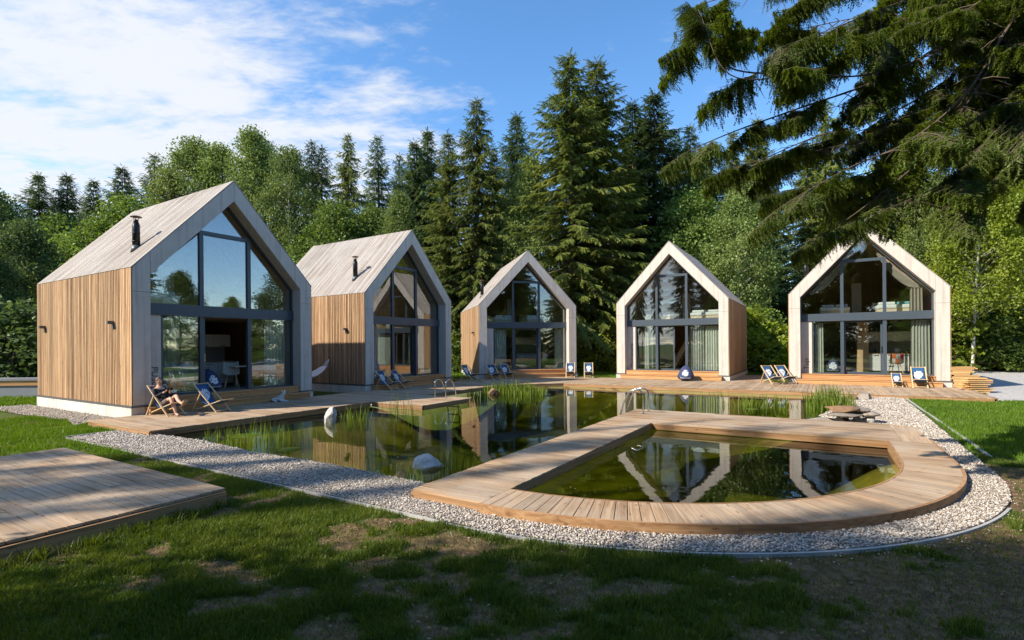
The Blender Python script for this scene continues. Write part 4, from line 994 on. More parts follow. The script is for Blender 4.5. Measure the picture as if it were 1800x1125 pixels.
def broad_proto(seed, h, rad, z0, nclump, nleaf, size, mat, bark, spread=1.0, droop=0.0, rtrunk=0.012, lean=0.0, shape=0.75):
    rng = np.random.default_rng(seed); V0, T0 = leaf_template(rng); C = Cloud(); segs = []
    top = np.array([lean * h, 0, h * .93]); segs.append(([(0, 0, -0.4), (lean * h * .3, 0.04 * rad, h * .35), (lean * h * .7, -0.03 * rad, h * .68), tuple(top)], [h * rtrunk, h * rtrunk * .78, h * rtrunk * .45, 0.015]))
    P, D, S = [], [], []
    for c in range(nclump):
        t = rng.random() ** 0.9; z = z0 + (h - z0) * t
        prof = math.sin(math.pi * min(1, max(0.02, (t * 0.90 + 0.10)) ** shape)) ** 0.75
        rr = rad * prof * (0.35 + 0.65 * rng.random() ** 0.45) * rng.uniform(.82, 1.15); a = rng.uniform(0, 6.28)
        ctr = np.array([lean * z + rr * math.cos(a), rr * math.sin(a), z + rng.uniform(-.3, .3)])
        if rr > 0.5:
            zb = max(z0 * .6, z - rr * rng.uniform(.35, .9)); b = np.array([lean * zb, 0, zb]); mid = b * .45 + ctr * .55 + np.array([0, 0, .12 * rr])
            k_ = 0.45 if droop > .2 else 1.0
            if c % 2 == 0: segs.append(([tuple(b), tuple(mid), tuple(ctr)], [(0.014 + rr * .012) * k_, (0.01 + rr * .006) * k_, 0.005]))
        n = int(nleaf * rng.uniform(.6, 1.4)); cs = np.array([1.0, 1.0, 0.62 + droop]) * spread * rng.uniform(.65, 1.25)
        g = rng.standard_normal((n, 3)); g = g / np.linalg.norm(g, axis=1, keepdims=True) * (rng.random((n, 1)) ** 0.55) * cs
        g[:, 2] -= droop * np.abs(g[:, 2]) * .6
        P.append(ctr + g); d = rng.standard_normal((n, 3)); d[:, 2] -= 0.35 + droop; D.append(d); S.append(size * rng.uniform(.6, 1.3, n))
    P, D, S = np.concatenate(P), np.concatenate(D), np.concatenate(S); k = P[:, 2] > 0.15; P, D, S = P[k], D[k], S[k]
    C.add(*stamp(V0, T0, frame_from(D, nrm(rng.standard_normal(D.shape))), S, P))
    return limb_tubes(segs, 6).mesh('trunk', bark, True), C.mesh('crown', mat)
PR = {}
PR['s1'] = spruce_proto(1, 25, 5.7, M['needle'], 1.5, droop=.6, ragged=.40); PR['s2'] = spruce_proto(2, 25, 4.8, M['needle'], 1.5, ragged=.35, droop=.3)
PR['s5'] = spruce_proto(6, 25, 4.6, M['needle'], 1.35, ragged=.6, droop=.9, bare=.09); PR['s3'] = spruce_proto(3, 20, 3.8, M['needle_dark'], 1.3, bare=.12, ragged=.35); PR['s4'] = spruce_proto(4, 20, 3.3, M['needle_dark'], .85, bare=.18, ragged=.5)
PR['b1'] = broad_proto(11, 16, 3.2, 3.0, 230, 150, 0.165, M['leaf_birch'], M['birch'], .95, .35, shape=.8); PR['b2'] = broad_proto(12, 16, 2.6, 4.0, 200, 150, 0.16, M['leaf_birch'], M['birch'], .9, .5, lean=.02, shape=.8)
PR['a1'] = broad_proto(13, 10, 3.4, 0.6, 240, 140, 0.16, M['leaf'], M['bark'], .95, .05, shape=.62); PR['a2'] = broad_proto(14, 10, 3.0, 0.5, 220, 140, 0.16, M['leaf'], M['bark'], .9, .1, shape=.6)
PR['y1'] = broad_proto(15, 12, 3.0, 0.8, 230, 140, 0.16, M['leaf_yellow'], M['birch'], .9, .15, lean=-.015, shape=.62)
PR['b3'] = broad_proto(19, 13, 2.5, 4.0, 230, 135, .16, M['leaf_birch'], M['birch'], .85, .35, lean=-.04, rtrunk=.0075, shape=.8); PR['b4'] = broad_proto(20, 12, 2.4, 3.4, 240, 140, .16, M['leaf_yellow'], M['birch'], .85, .3, lean=.05, rtrunk=.0085, shape=.75)
PR['d1'] = broad_proto(16, 11, 3.6, 0.4, 240, 140, 0.17, M['leaf_shaded'], M['bark'], .95, .05, shape=.6)
PR['u1'] = broad_proto(17, 2.6, 1.7, 0.05, 60, 80, .15, M['leaf'], M['bark'], .55, 0, shape=.55); PR['u2'] = broad_proto(18, 2.2, 1.5, 0.05, 55, 80, .14, M['leaf_yellow'], M['bark'], .5, 0, shape=.55)
PR['u3'] = broad_proto(21, 2.6, 1.7, 0.05, 60, 85, .15, M['leaf_shaded'], M['bark'], .55, 0, shape=.55)
PH = {'u3': 2.6, 's5': 25, 's1': 25, 's2': 25, 's3': 20, 's4': 20, 'b1': 16, 'b2': 16, 'a1': 10, 'a2': 10, 'y1': 12, 'b3': 13, 'b4': 12, 'd1': 11, 'u1': 2.6, 'u2': 2.2}
NAME = {'s': 'spruce_tree', 'b': 'birch_tree', 'a': 'alder_tree', 'y': 'birch_tree', 'd': 'alder_tree', 'u': 'shrub'}
def plant(kind, x, y, h, label, group, wide=1.0, rz=None):
    k = h / PH[kind]; nm = NAME[kind[0]]
    o = empty(nm, (x, y, GZ - 0.02), random.uniform(0, 6.28) if rz is None else rz); o.scale = (k * wide, k * wide, k)
    tag(o, label, 'shrub' if kind[0] == 'u' else 'tree', group)
    put('trunk' if kind[0] != 'u' else 'stems', PR[kind][0], o); put('crown' if kind[0] != 'u' else 'foliage', PR[kind][1], o)
    return o
def at_top(px, py, Y):
    p = unpx(px, py, Y=Y); return p.x, p.y, p.z - GZ
WOOD = 'trees of the wood behind the cabins'
SKY = [  # top pixel, distance, kind, width, label
    (68, 300, 52, 's3', 1.25, 'dark spruce at the far left of the skyline'),
    (118, 301, 53, 's3', 1.15, 'dark spruce second from the left on the skyline'),
    (165, 311, 50, 's3', 1.0, 'slim dark spruce third from the left on the skyline'),
    (215, 288, 51, 's3', 1.2, 'dark spruce fourth from the left, above the cabin chimney'),
    (272, 268, 51, 's4', 1.2, 'open branched spruce left of the birches'),
    (342, 243, 50, 'b1', 1.0, 'tall birch behind the ridge of the nearest cabin, leftmost of the birches'),
    (388, 270, 50, 'b2', 1.15, 'rounded birch just left of the nearest cabin apex'),
    (436, 240, 49, 'b2', 1.0, 'tall narrow birch just right of the nearest cabin apex'),
    (467, 250, 53, 'b1', .8, 'thin birch between two taller birches'),
    (508, 258, 47, 'b1', .85, 'birch with a pale trunk above the gap between the left cabins'),
    (548, 244, 58, 's4', 1.0, 'slim spruce, left of a close pair on the skyline'),
    (566, 254, 58, 's4', 1.0, 'slim spruce, right of a close pair on the skyline'),
    (612, 232, 48, 's5', .9, 'full green spruce above the second cabin roof'),
    (664, 236, 54, 's4', 1.05, 'sparse dark spruce right of the full green one'),
    (702, 268, 58, 's4', .95, 'short sparse spruce above the apex of the second cabin'),
    (729, 243, 50, 's3', 1.1, 'dark spruce with a pointed top left of the big spruces'),
    (752, 222, 52, 's3', 1.1, 'taller dark spruce with a pointed top beside the big spruces'),
    (788, 225, 41, 's2', 1.0, 'green spruce leaning against the big left spruce'),
    (838, 170, 40, 's5', 1.1, 'big green spruce right of the second cabin'),
    (908, 194, 50, 's3', 1.1, 'single dark spruce top between the big spruces'),
    (868, 262, 46, 's3', 1.0, 'low dark spruce top right of the big green spruce'),
    (1000, 88, 38.5, 's1', 1.2, 'tallest spruce with brown cones, above the farthest cabin'),
    (1049, 96, 41, 's2', 1.35, 'second tall spruce, right of the tallest'),
    (1112, 172, 46, 's3', 1.2, 'dark spruce right of the two tallest'),
    (1150, 155, 46, 's3', 1.4, 'broad spruce at the left edge of the hanging branches'),
    (1188, 224, 58, 's4', .9, 'small spruce top half hidden by the hanging branches'),
    (1240, 250, 52, 's3', 1.1, 'spruce behind the hanging branches, left side'),
    (1213, 212, 47, 's2', .95, 'green spruce standing just left of the hanging branches'),
    (1288, 228, 48, 's5', 1.0, 'ragged green spruce behind the left fringe of the hanging branches'),
    (1330, 200, 55, 's2', 1.0, 'spruce behind the hanging branches, middle'),
    (1450, 170, 58, 's5', 1.0, 'spruce behind the hanging branches, above the right hand cabin'),
    (1600, 190, 56, 's3', 1.1, 'spruce behind the hanging branches, right side'),
    (1720, 160, 55, 's2', 1.0, 'spruce behind the hanging branches, near the right edge'),
]
for px, py, Y, kd, wd, lb in SKY:
    x, y, h = at_top(px, py, Y); plant(kd, x, y, h, lb, WOOD, wd)
MID = [
    (-5, 345, 40, 'd1', .8, 'dark alder at the left edge above the garden wall'),
    (45, 395, 34, 'd1', 1.0, 'shaded dark alder close behind the nearest cabin'),
    (-40, 430, 30, 'd1', 1.1, 'dark leafy tree cut by the left edge of the photo'),
    (225, 358, 42, 'a1', 1.25, 'light green leafy tree behind the roof of the nearest cabin'),
    (120, 425, 40, 'a1', 1.1, 'rounded leafy tree left of the nearest cabin roof'),
    (302, 300, 47, 's2', .9, 'green spruce below the open branched spruce'),
    (590, 365, 44, 'a1', 1.1, 'leafy tree above the roof of the second cabin'),
    (655, 375, 46, 'a2', 1.0, 'leafy tree right of the second cabin chimney'),
    (700, 350, 45, 'b2', 1.0, 'pale birch behind the apex of the second cabin'),
    (922, 285, 41, 'b3', .8, 'birch with a white trunk above the farthest cabin'),
    (1215, 345, 42, 'a1', 1.1, 'leafy tree above the apex of the fourth cabin'),
    (1290, 335, 38, 'b3', 1.0, 'birch with a pale leaning trunk right of the fourth cabin'),
    (1345, 300, 44, 's3', 1.2, 'dark spruce between the two right cabins'),
    (1420, 260, 46, 's5', 1.1, 'spruce behind the left slope of the right hand cabin'),
    (1560, 290, 41, 'y1', 1.1, 'yellow green birch behind the apex of the right hand cabin'),
    (1648, 315, 34, 'b3', .9, 'sunlit yellow green birch right of the right hand cabin'),
    (1706, 300, 31, 'b4', .9, 'slender yellow green birch with a white trunk beside the timber stack'),
    (1765, 230, 42, 's2', 1.0, 'green spruce near the right edge'),
    (1820, 280, 34, 'y1', 1.1, 'yellow green birch cut by the right edge'),
]
for px, py, Y, kd, wd, lb in MID:
    x, y, h = at_top(px, py, Y); plant(kd, x, y, h, lb, WOOD, wd)
# filling the wood behind, trunk to trunk
FILL = 'trees filling the wood'
rf = random.Random(5)
for k in range(46):
    px = -120 + k * 45 + rf.uniform(-15, 15); Y = rf.uniform(50, 66); py = 425 + rf.uniform(-40, 40)
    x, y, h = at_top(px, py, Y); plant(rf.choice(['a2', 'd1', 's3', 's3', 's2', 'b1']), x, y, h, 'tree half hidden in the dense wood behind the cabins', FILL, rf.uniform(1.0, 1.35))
UND = 'undergrowth at the edge of the wood'
ORD = ('first', 'second', 'third', 'fourth', 'fifth', 'sixth', 'seventh', 'eighth')
for x0, x1, n_, where, Y0, Y1 in ((-40, 62, 4, 'above the garden wall', 23.5, 29), (770, 812, 3, 'at the wood edge between second and farthest cabin', 36, 42), (1008, 1088, 5, 'at the wood edge between farthest and fourth cabin', 36, 42), (1306, 1392, 5, 'at the wood edge between the two right cabins', 34, 38), (1660, 1840, 8, 'at the wood edge right of the last cabin', 32.5, 36)):
    for k in range(n_):
        px = x0 + (x1 - x0) * (k + .5) / n_ + rf.uniform(-4, 4); p = unpx(px, 600, Y=Y0 + (Y1 - Y0) * ((k * 2) % n_) / n_)
        plant('u3' if px < 100 else ('u1', 'u1', 'u2')[(k + n_) % 3], p.x, p.y, rf.uniform(2.2, 4.0), '%s shrub from the left %s' % (ORD[k], where), UND, rf.uniform(1.1, 1.5))
# trees beside and behind the camera: they shade the foreground and stand in the window reflections
OFF = 'trees beyond the picture edge'
LH = (math.cos(SUN_AZ + math.pi), math.sin(SUN_AZ + math.pi))
def lp(l, p): return LH[0] * l - LH[1] * p, LH[1] * l + LH[0] * p
SHADE = [(-13.0, 2.0, 's1', 15.0, .8), (-12.0, 0.2, 's2', 16.5, 1.0), (-14, -2.0, 's1', 19, 1.0), (-11.5, -4.2, 's2', 17, 1.1), (-9.5, -0.9, 'a1', 11.5, 1.0), (-17, 1.4, 's2', 18.5, .75),
         (-10.5, 1.5, 'a2', 11.2, .7), (-15.5, 3.2, 's4', 14.6, .7), (-8, -2.9, 'd1', 11, 1.0), (-19, 7.9, 's4', 23.0, .20), (-21, 3.6, 's4', 21, .6), (-17, 4.4, 's4', 14.6, .5), (-10.2, 2.3, 'd1', 12.2, .82), (-7.5, -0.2, 'd1', 11.5, .9), (-24, 10.6, 's4', 24, .26), (-21, 6.9, 's4', 25, .16), (-20, 9.4, 's4', 23, .17), (-25, 8.2, 's4', 27, .3)]
for l, p, kd, h, wd in SHADE:
    x, y = lp(l, p); plant(kd, x, y, h, 'tree beside the camera shading the foreground lawn', OFF, wd, rz=l)
for x, y, kd, h, wd in ((30, 6, 'a1', 9, 1.1), (34, 10.5, 'd1', 9.5, 1.0), (38, 20.5, 'd1', 11.5, 1.1), (33, 2, 's3', 15, 1.1), (40, 26, 's3', 14, 1.0), (29, -3, 'd1', 10, 1.1), (37, 7, 's1', 13, 1.0), (42, 15, 'b1', 8, 1.2), (31, 16, 'a1', 5.6, 1.2), (41, 31, 'd1', 13, 1.1), (27, -8, 's2', 16, 1),
                        (4, -16, 'd1', 11, 1.1), (10, -18, 'a1', 12, 1.1), (16, -14, 's1', 17, 1.1), (-3, -20, 's2', 19, 1.1), (22, -12, 'a2', 12, 1.1), (-8, -22, 'd1', 12, 1.2), (0, -26, 's1', 20, 1.1), (9, -26, 's3', 19, 1.1), (6, -21, 's2', 19, 1.2), (13, -23, 's1', 21, 1.2), (19, -21, 's2', 20, 1.2), (26, -19, 's1', 19, 1.2), (-13, -24, 's2', 20, 1.2), (32, -15, 's2', 18, 1.2), (2, -17, 'a1', 10, 1.2), (23, -15, 'a1', 10, 1.2)):
    plant(kd, x, y, h, 'tree outside the picture, mirrored in the windows and the pond', OFF, wd)

# ------------------------------------------------------------------ the big spruce hanging in from the right
def twig_template(rng, n=15, wid=0.055):
    """hanging twig of unit length along -z, needles all round"""
    V, T = [], []; bend = rng.uniform(-.12, .12, 2)
    for i in range(n):
        t = (i + rng.uniform(0, .6)) / n; c = np.array([bend[0] * t * t, bend[1] * t * t, -t]); wi = wid * (1.0 - 0.55 * t) * rng.uniform(.75, 1.25)
        a0 = rng.uniform(0, 6.28)
        for k in range(3):
            a = a0 + k * 2.094 + rng.uniform(-.3, .3); d = np.array([math.cos(a), math.sin(a), 0]); q = np.array([-d[1], d[0], 0]); m = len(V)
            V += [c + q * 0.011, c - q * 0.011, c + d * wi + np.array([0, 0, -0.085])]; T.append((m, m + 1, m + 2))
    return np.array(V), np.array(T)
def catmull(P, n):
    P = [Vector(p) for p in P]; P = [P[0] * 2 - P[1]] + P + [P[-1] * 2 - P[-2]]; out = []
    for i in range(1, len(P) - 2):
        for k in range(n):
            t = k / n; a, b, c, d = P[i - 1], P[i], P[i + 1], P[i + 2]
            out.append(0.5 * ((2 * b) + (c - a) * t + (2 * a - 5 * b + 4 * c - d) * t * t + (3 * b - a - 3 * c + d) * t ** 3))
    out.append(P[-2]); return out
TRUNK = Vector((11.2, 7.4, 0))
LIMBS = [  # control pixels with distances from near the trunk to the tip, base radius, foliage start, droop length, density
    ([(2000, -250, 7.3), (1700, -30, 7.0), (1560, 80, 6.8), (1430, 130, 6.6), (1275, 132, 6.4), (1210, 85, 6.3), (1150, 92, 6.2)], .055, .22, .50, 1.2),
    ([(2000, -200, 7.2), (1740, 10, 6.6), (1640, 100, 6.4), (1520, 140, 6.3), (1420, 138, 6.1), (1260, 140, 5.9), (1190, 25, 6.0)], .05, .42, .42, 0.5),
    ([(2000, -300, 7.6), (1640, -60, 7.4), (1480, -20, 7.2), (1340, -12, 7.0), (1240, 5, 6.9), (1188, 18, 6.8)], .05, .2, .42, 1.1),
    ([(2000, -150, 7.4), (1800, -60, 7.1), (1660, 80, 6.9), (1540, 150, 6.8), (1400, 200, 6.6), (1280, 235, 6.5), (1200, 262, 6.4), (1150, 282, 6.3)], .055, .38, .45, 1.3),
    ([(2000, -100, 7.0), (1830, -20, 6.5), (1770, 60, 6.3), (1700, 170, 6.1), (1600, 255, 6.0), (1500, 300, 5.9), (1400, 355, 5.9), (1345, 385, 5.9)], .05, .45, .42, 1.05),
    ([(2000, -60, 7.2), (1840, 0, 7.0), (1790, 60, 6.8), (1745, 120, 6.7), (1700, 190, 6.6), (1640, 270, 6.5), (1560, 340, 6.4), (1480, 400, 6.3), (1420, 432, 6.2)], .06, .50, .40, 1.2),
    ([(2000, 0, 6.8), (1860, 60, 6.4), (1800, 160, 6.2), (1750, 240, 6.1), (1700, 300, 6.0), (1665, 360, 6.0)], .045, .4, .42, 1.1),
    ([(2000, -350, 8.4), (1760, -100, 8.3), (1600, 20, 8.2), (1480, 60, 8.0), (1380, 70, 7.9), (1290, 60, 7.8)], .05, .2, .50, 1.2),
    ([(2000, -120, 8.6), (1820, 20, 8.4), (1690, 130, 8.2), (1560, 210, 8.0), (1430, 250, 7.9), (1320, 290, 7.8), (1230, 310, 7.7)], .05, .3, .50, 1.2),
    ([(2000, -20, 8.8), (1860, 100, 8.5), (1760, 200, 8.3), (1660, 280, 8.1), (1560, 330, 8.0), (1470, 360, 7.9)], .045, .3, .50, 1.2),
    ([(2000, 60, 8.0), (1880, 140, 7.8), (1810, 220, 7.6), (1770, 290, 7.5), (1735, 330, 7.5)], .04, .3, .50, 1.1),
    ([(2000, -420, 7.0), (1800, -150, 6.8), (1620, -60, 6.7), (1500, -30, 6.6), (1400, 10, 6.5)], .05, .15, .45, 1.0),
    ([(2000, -300, 6.2), (1860, -120, 6.0), (1760, -20, 5.9), (1690, 30, 5.9), (1600, 50, 5.8)], .04, .2, .42, .9),
    ([(2000, -80, 9.2), (1880, 20, 9.0), (1800, 100, 8.9), (1720, 150, 8.8), (1650, 190, 8.7)], .045, .2, .5, 1.0),
    ([(2000, 150, 7.2), (1900, 220, 7.0), (1840, 300, 6.9), (1800, 360, 6.9)], .04, .3, .4, .9),
]
_rl = random.Random(21)
for _ in range(11):
    xe = _rl.uniform(1230, 1790); ye = _rl.uniform(20, 330) - max(0, 1330 - xe) * .5; Yd = _rl.uniform(6.0, 9.2); x0, y0 = 1990, ye - _rl.uniform(200, 330)
    LIMBS.append(([(x0 + (xe - x0) * t, y0 + (ye - y0) * (t ** .8) + 18 * math.sin(t * 3.1), Yd + .6 * (1 - t)) for t in (0, .25, .5, .75, 1)], .038, .25, _rl.uniform(.40, .55), 1.0))
LIMBS.append(([(2000, 60, 6.2), (1870, 130, 6.0), (1780, 210, 5.9), (1715, 275, 5.9)], .04, .35, .70, 1.15))
LIMBS.append(([(2000, 150, 6.0), (1890, 190, 5.9), (1820, 240, 5.8), (1775, 285, 5.8)], .035, .3, .62, 1.0))
LIMBS.append(([(2000, 120, 6.6), (1850, 200, 6.4), (1740, 280, 6.2), (1640, 340, 6.1), (1560, 375, 6.0), (1490, 400, 6.0)], .04, .35, .36, 1.2))
LIMBS.append(([(2000, 60, 7.6), (1850, 170, 7.3), (1700, 240, 7.0), (1560, 300, 6.8), (1450, 330, 6.7), (1360, 345, 6.6)], .04, .3, .42, 1.2))
def spray_proto(rng, tw):
    """a side branch of unit length along +x: branchlets to both sides, twigs hanging from all of it"""
    org, ln, wood = [], [], MB()
    ax = lambda t: np.array([t, 0.06 * math.sin(t * 3), -0.10 * t * t])
    wood.tube([tuple(ax(t)) for t in (0, .35, .7, 1)], [.012, .009, .006, .003], 4, cap=False)
    def hang(p, k, l):
        for _ in range(k): org.append(p + rng.normal(0, .014, 3)); ln.append(l * rng.uniform(.35, 1.15))
    t = .06; sd = 1
    while t < 1.0:
        b = ax(t); L = (.12 + .34 * (1 - t)) * rng.uniform(.6, 1.2); a = R(rng.uniform(38, 72)) * sd
        e = b + np.array([math.cos(a) * L, math.sin(a) * L, -L * rng.uniform(.05, .4)]); wood.tube([tuple(b), tuple(e)], [.006, .003], 3, cap=False)
        m = max(3, int(L / .042))
        for q in range(m): hang(b + (e - b) * (q + rng.random()) / m, 1 + int(rng.random() < .7), .24 + .12 * (1 - t))
        hang(b, 3, .28); sd = -sd; t += rng.uniform(.038, .062)
    hang(ax(1.0), 6, .22)
    org, ln = np.array(org), np.array(ln); n = len(org); ang = rng.uniform(0, 6.28, n); tilt = np.abs(rng.normal(0, .22, n)); pick = rng.integers(0, len(tw), n)
    ct, st, z0, o1 = np.cos(tilt), np.sin(tilt), np.zeros(n), np.ones(n)
    Rm = rotz(ang) @ np.stack([np.stack([o1, z0, z0], -1), np.stack([z0, ct, -st], -1), np.stack([z0, st, ct], -1)], -2); wd = rng.uniform(.60, .92, n); C = Cloud()
    for k in range(len(tw)):
        q = pick == k
        if q.any(): C.add(*stamp(tw[k][0], tw[k][1], Rm[q], np.column_stack([wd[q], wd[q], ln[q]]), org[q]))
    V, T = np.concatenate(C.V), np.concatenate(C.T); wv = np.array(wood.v); wf = np.array([t_ for f in wood.f for t_ in ((f[0], f[1], f[2]), (f[0], f[2], f[3]))]) + len(V)
    me = fast_mesh('branch_spray', np.concatenate([V, wv]), np.concatenate([T, wf]), M['needle_near']); me.materials.append(M['twigwood'])
    me.polygons.foreach_set('material_index', np.concatenate([np.zeros(len(T), np.int32), np.ones(len(wf), np.int32)])); return me
def hanging_spruce():
    rng = np.random.default_rng(77); root = tag(empty('spruce_tree', TRUNK), 'near spruce whose drooping branches hang in from the upper right', 'tree')
    H = 17.0; off = Vector(TRUNK)
    MB().tube([(0, 0, -.3), (.03, .02, 4), (-.02, .03, 9), (0, 0, H)], [.27, .23, .15, .02], 12).build('trunk', M['bark'], root, True)
    tw = [twig_template(rng, int(rng.integers(11, 16)), .062) for _ in range(8)]; sp = [spray_proto(rng, tw) for _ in range(7)]; bare = MB(); nsp = 0
    for cps, r0, f0, dl, den in LIMBS:
        P = [unpx(x + 45 * (1 - min(1, max(0, (x - 1150) / 250))), y - 8, Y=Y) for x, y, Y in cps]; tp = Vector((TRUNK.x, TRUNK.y, P[0].z + 0.5)); P = [tp] + P
        C = catmull(P, 10); n = len(C)
        MB().tube([p - off for p in C], [r0 * .42 * (1 - 0.82 * i / (n - 1)) * rng.uniform(.9, 1.1) for i in range(n)], 7).build('limb', M['twigwood'], root, True)
        Ls = [0.0]
        for a, b in zip(C[:-1], C[1:]): Ls.append(Ls[-1] + (b - a).length)
        tot = Ls[-1]; s = f0 * .8 * tot; side = 1; gap = 1.0 / den
        while s < tot:
            i = min(next(k for k in range(n) if Ls[k] >= s), n - 1); t = s / tot; p = C[i]; d = (C[min(i + 1, n - 1)] - C[max(i - 1, 0)]).normalized(); q = d.cross(Vector((0, 0, 1))).normalized() * side
            x = (d * rng.uniform(.35, .9) + q * rng.uniform(.4, .95) + Vector((0, 0, -rng.uniform(.0, .30)))).normalized(); y = Vector((0, 0, 1)).cross(x).normalized(); z = x.cross(y)
            o = bpy.data.objects.new('branch_spray', sp[int(rng.integers(0, 7))]); link(o, root); sc = (1.28 - .58 * t) * rng.uniform(.7, 1.15)
            o.matrix_local = Matrix.Translation(p - off) @ Matrix((x, y, z)).transposed().to_4x4() @ Matrix.Diagonal((sc, sc, sc * dl / .42, 1)); nsp += 1
            side = -side; s += gap * rng.uniform(.6, 1.4) * (1.25 - .5 * t)
        o = bpy.data.objects.new('branch_spray', sp[int(rng.integers(0, 7))]); link(o, root); x = (C[-1] - C[-4]).normalized(); y = Vector((0, 0, 1)).cross(x).normalized(); z = x.cross(y)
        o.matrix_local = Matrix.Translation(C[-5] - off) @ Matrix((x, y, z)).transposed().to_4x4() @ Matrix.Diagonal((.5, .5, .7, 1)); nsp += 1
        for k in range(60):
            s = rng.uniform(.1, .9) * tot; i = min(next(k2 for k2 in range(n) if Ls[k2] >= s), n - 1); c = C[i] - off; e = c + Vector((rng.uniform(-.3, .3), rng.uniform(-.3, .3), -rng.uniform(.02, .35))); bare.tube([c, c.lerp(e, .5) + Vector((0, 0, .03)), e], [.007, .005, .002], 3, cap=False)
    b = bare.build('dead_twigs', M['twigwood'], root); b['kind'] = 'stuff'
    if nsp > 300: raise RuntimeError('sprays %d' % nsp)
    # the upper crown above the picture, so that the tree is whole
    o = put('upper_crown', PR['s1'][1], root, (0, 0, 5.4)); o.scale = (.34, .34, .47)
hanging_spruce()

# ------------------------------------------------------------------ grass
def blades(xy, z, h, w, rng, seg=1, l0=.1, l1=.75):
    n = len(xy); a = rng.uniform(0, 6.28, n); lean = rng.uniform(l0, l1, n) * h; la = rng.uniform(0, 6.28, n)
    px, py = np.cos(a) * w / 2, np.sin(a) * w / 2; lx, ly = np.cos(la) * lean, np.sin(la) * lean
    x, y = xy[:, 0], xy[:, 1]; hz = np.sqrt(np.maximum(h * h - lean * lean * .8, (h * .3) ** 2))
    A = np.stack([x - px, y - py, z], -1); B = np.stack([x + px, y + py, z], -1)
    Tp = np.stack([x + lx, y + ly, z + hz], -1)
    if seg == 1:
        V = np.stack([A, B, Tp], 1).reshape(-1, 3); T = np.arange(3 * n).reshape(n, 3); return V, T
    C_ = np.stack([x - px * .85 + lx * .36, y - py * .85 + ly * .36, z + hz * .66], -1); D_ = np.stack([x + px * .85 + lx * .36, y + py * .85 + ly * .36, z + hz * .66], -1)
    V = np.stack([A, B, D_, C_, Tp], 1).reshape(-1, 3); o = (np.arange(n) * 5)[:, None]
    T = np.concatenate([o + np.array([[0, 1, 2]]), o + np.array([[0, 2, 3]]), o + np.array([[3, 2, 4]])]); return V, T
PLAT = [(-5.6, -4.4), (-9.7, -4.4), (-9.7, -9.62), (-5.6, -9.62)]
def free_ground(X, Y):
    u, v = w2s(X, Y); ok = np.ones(X.shape, bool)
    GP = [(-4.86, -1.9), (-4.86, -12.5)] + arc(5.56, 180, 270, 28)[1:] + [(12.6, -18.34), (12.6, -12), (4, -12), (-3, -6), (-3, -1.9)]
    ok &= ~in_poly_np(u, v, GP); ok &= ~in_poly_np(u, v, POND); ok &= ~in_poly_np(u, v, PLAT); ok &= ~in_poly_np(u, v, WSTRIP)
    ok &= ~((u > -3.85) & (u < 11.5) & (v > -3.35) & (v < 0.0)); ok &= ~((u > 12.5) & (u < 17.2) & (v > -20.65) & (v < 0))
    for cu_, cv_ in ((0, 0), (8.21, 0.03)): ok &= ~((np.abs(u - cu_) < 2.9) & (v > 0) & (v < 7.0))
    ok &= ~((u > 17) & (u < 24.2) & (np.abs(v + 9.15) < 2.9)); ok &= ~((u > 17) & (u < 24.2) & (np.abs(v + 17.36) < 2.9)); ok &= ~((u > 17.1) & (u < 22.6) & (v > -13.5) & (v < -12.1))
    ok &= ~in_poly_np(u, v, [(12.9, -20.6), (40, -24), (40, -60), (15.5, -60), (15.2, -30), (14.3, -23.2)])
    ok &= ~in_poly_np(u, v, [(9.5, -3.3), (13.8, 0.4), (17.8, -3.8), (12.6, -5.6)])
    return ok
def grass_patch(x0, x1, y0, y1, dens, h, w, seg, use_cover=True):
    n = int((x1 - x0) * (y1 - y0) * dens); X = RNG.uniform(x0, x1, n); Y = RNG.uniform(y0, y1, n)
    k = (np.abs(X) < Y * 1.04 + .4) & free_ground(X, Y); X, Y = X[k], Y[k]
    c = grass_cover(X, Y); k = RNG.random(len(X)) < np.maximum(c ** 1.3, .16); X, Y, c = X[k], Y[k], c[k]
    hh = h * RNG.uniform(.45, 1.25, len(X)) * (0.55 + 0.6 * c) * (0.75 + 0.6 * fbm(X * 2.3, Y * 2.3)); ww = w * RNG.uniform(.7, 1.3, len(X))
    return blades(np.column_stack([X, Y]), height(X, Y) - 0.004, hh, ww, RNG, seg)
C = Cloud(); C.add(*grass_patch(-6.5, 6.5, 2.9, 5.6, 11000, .058, .0062, 2)); C.add(*grass_patch(-9, 8, 5.6, 9.2, 6500, .058, .008, 1))
tag(put('grass', C.mesh('grass', M['grassblade'])), 'patchy worn grass in the shaded foreground', 'grass', kind='stuff')
C = Cloud(); C.add(*grass_patch(8.2, 20, 6.8, 17.5, 1500, .07, .016, 1)); C.add(*grass_patch(-14, -6.5, 9.2, 15.5, 1700, .08, .016, 1))
C.add(*grass_patch(-26, -12, 15.5, 24, 260, .12, .04, 1)); C.add(*grass_patch(-6, 3, 17, 26, 500, .10, .025, 1)); C.add(*grass_patch(-4, 30, 24, 40, 240, .16, .06, 1))
tag(put('lawn_grass', C.mesh('lawn_grass', M['lawnblade'])), 'bright mown grass beside the gravel and between the cabins', 'grass', kind='stuff')
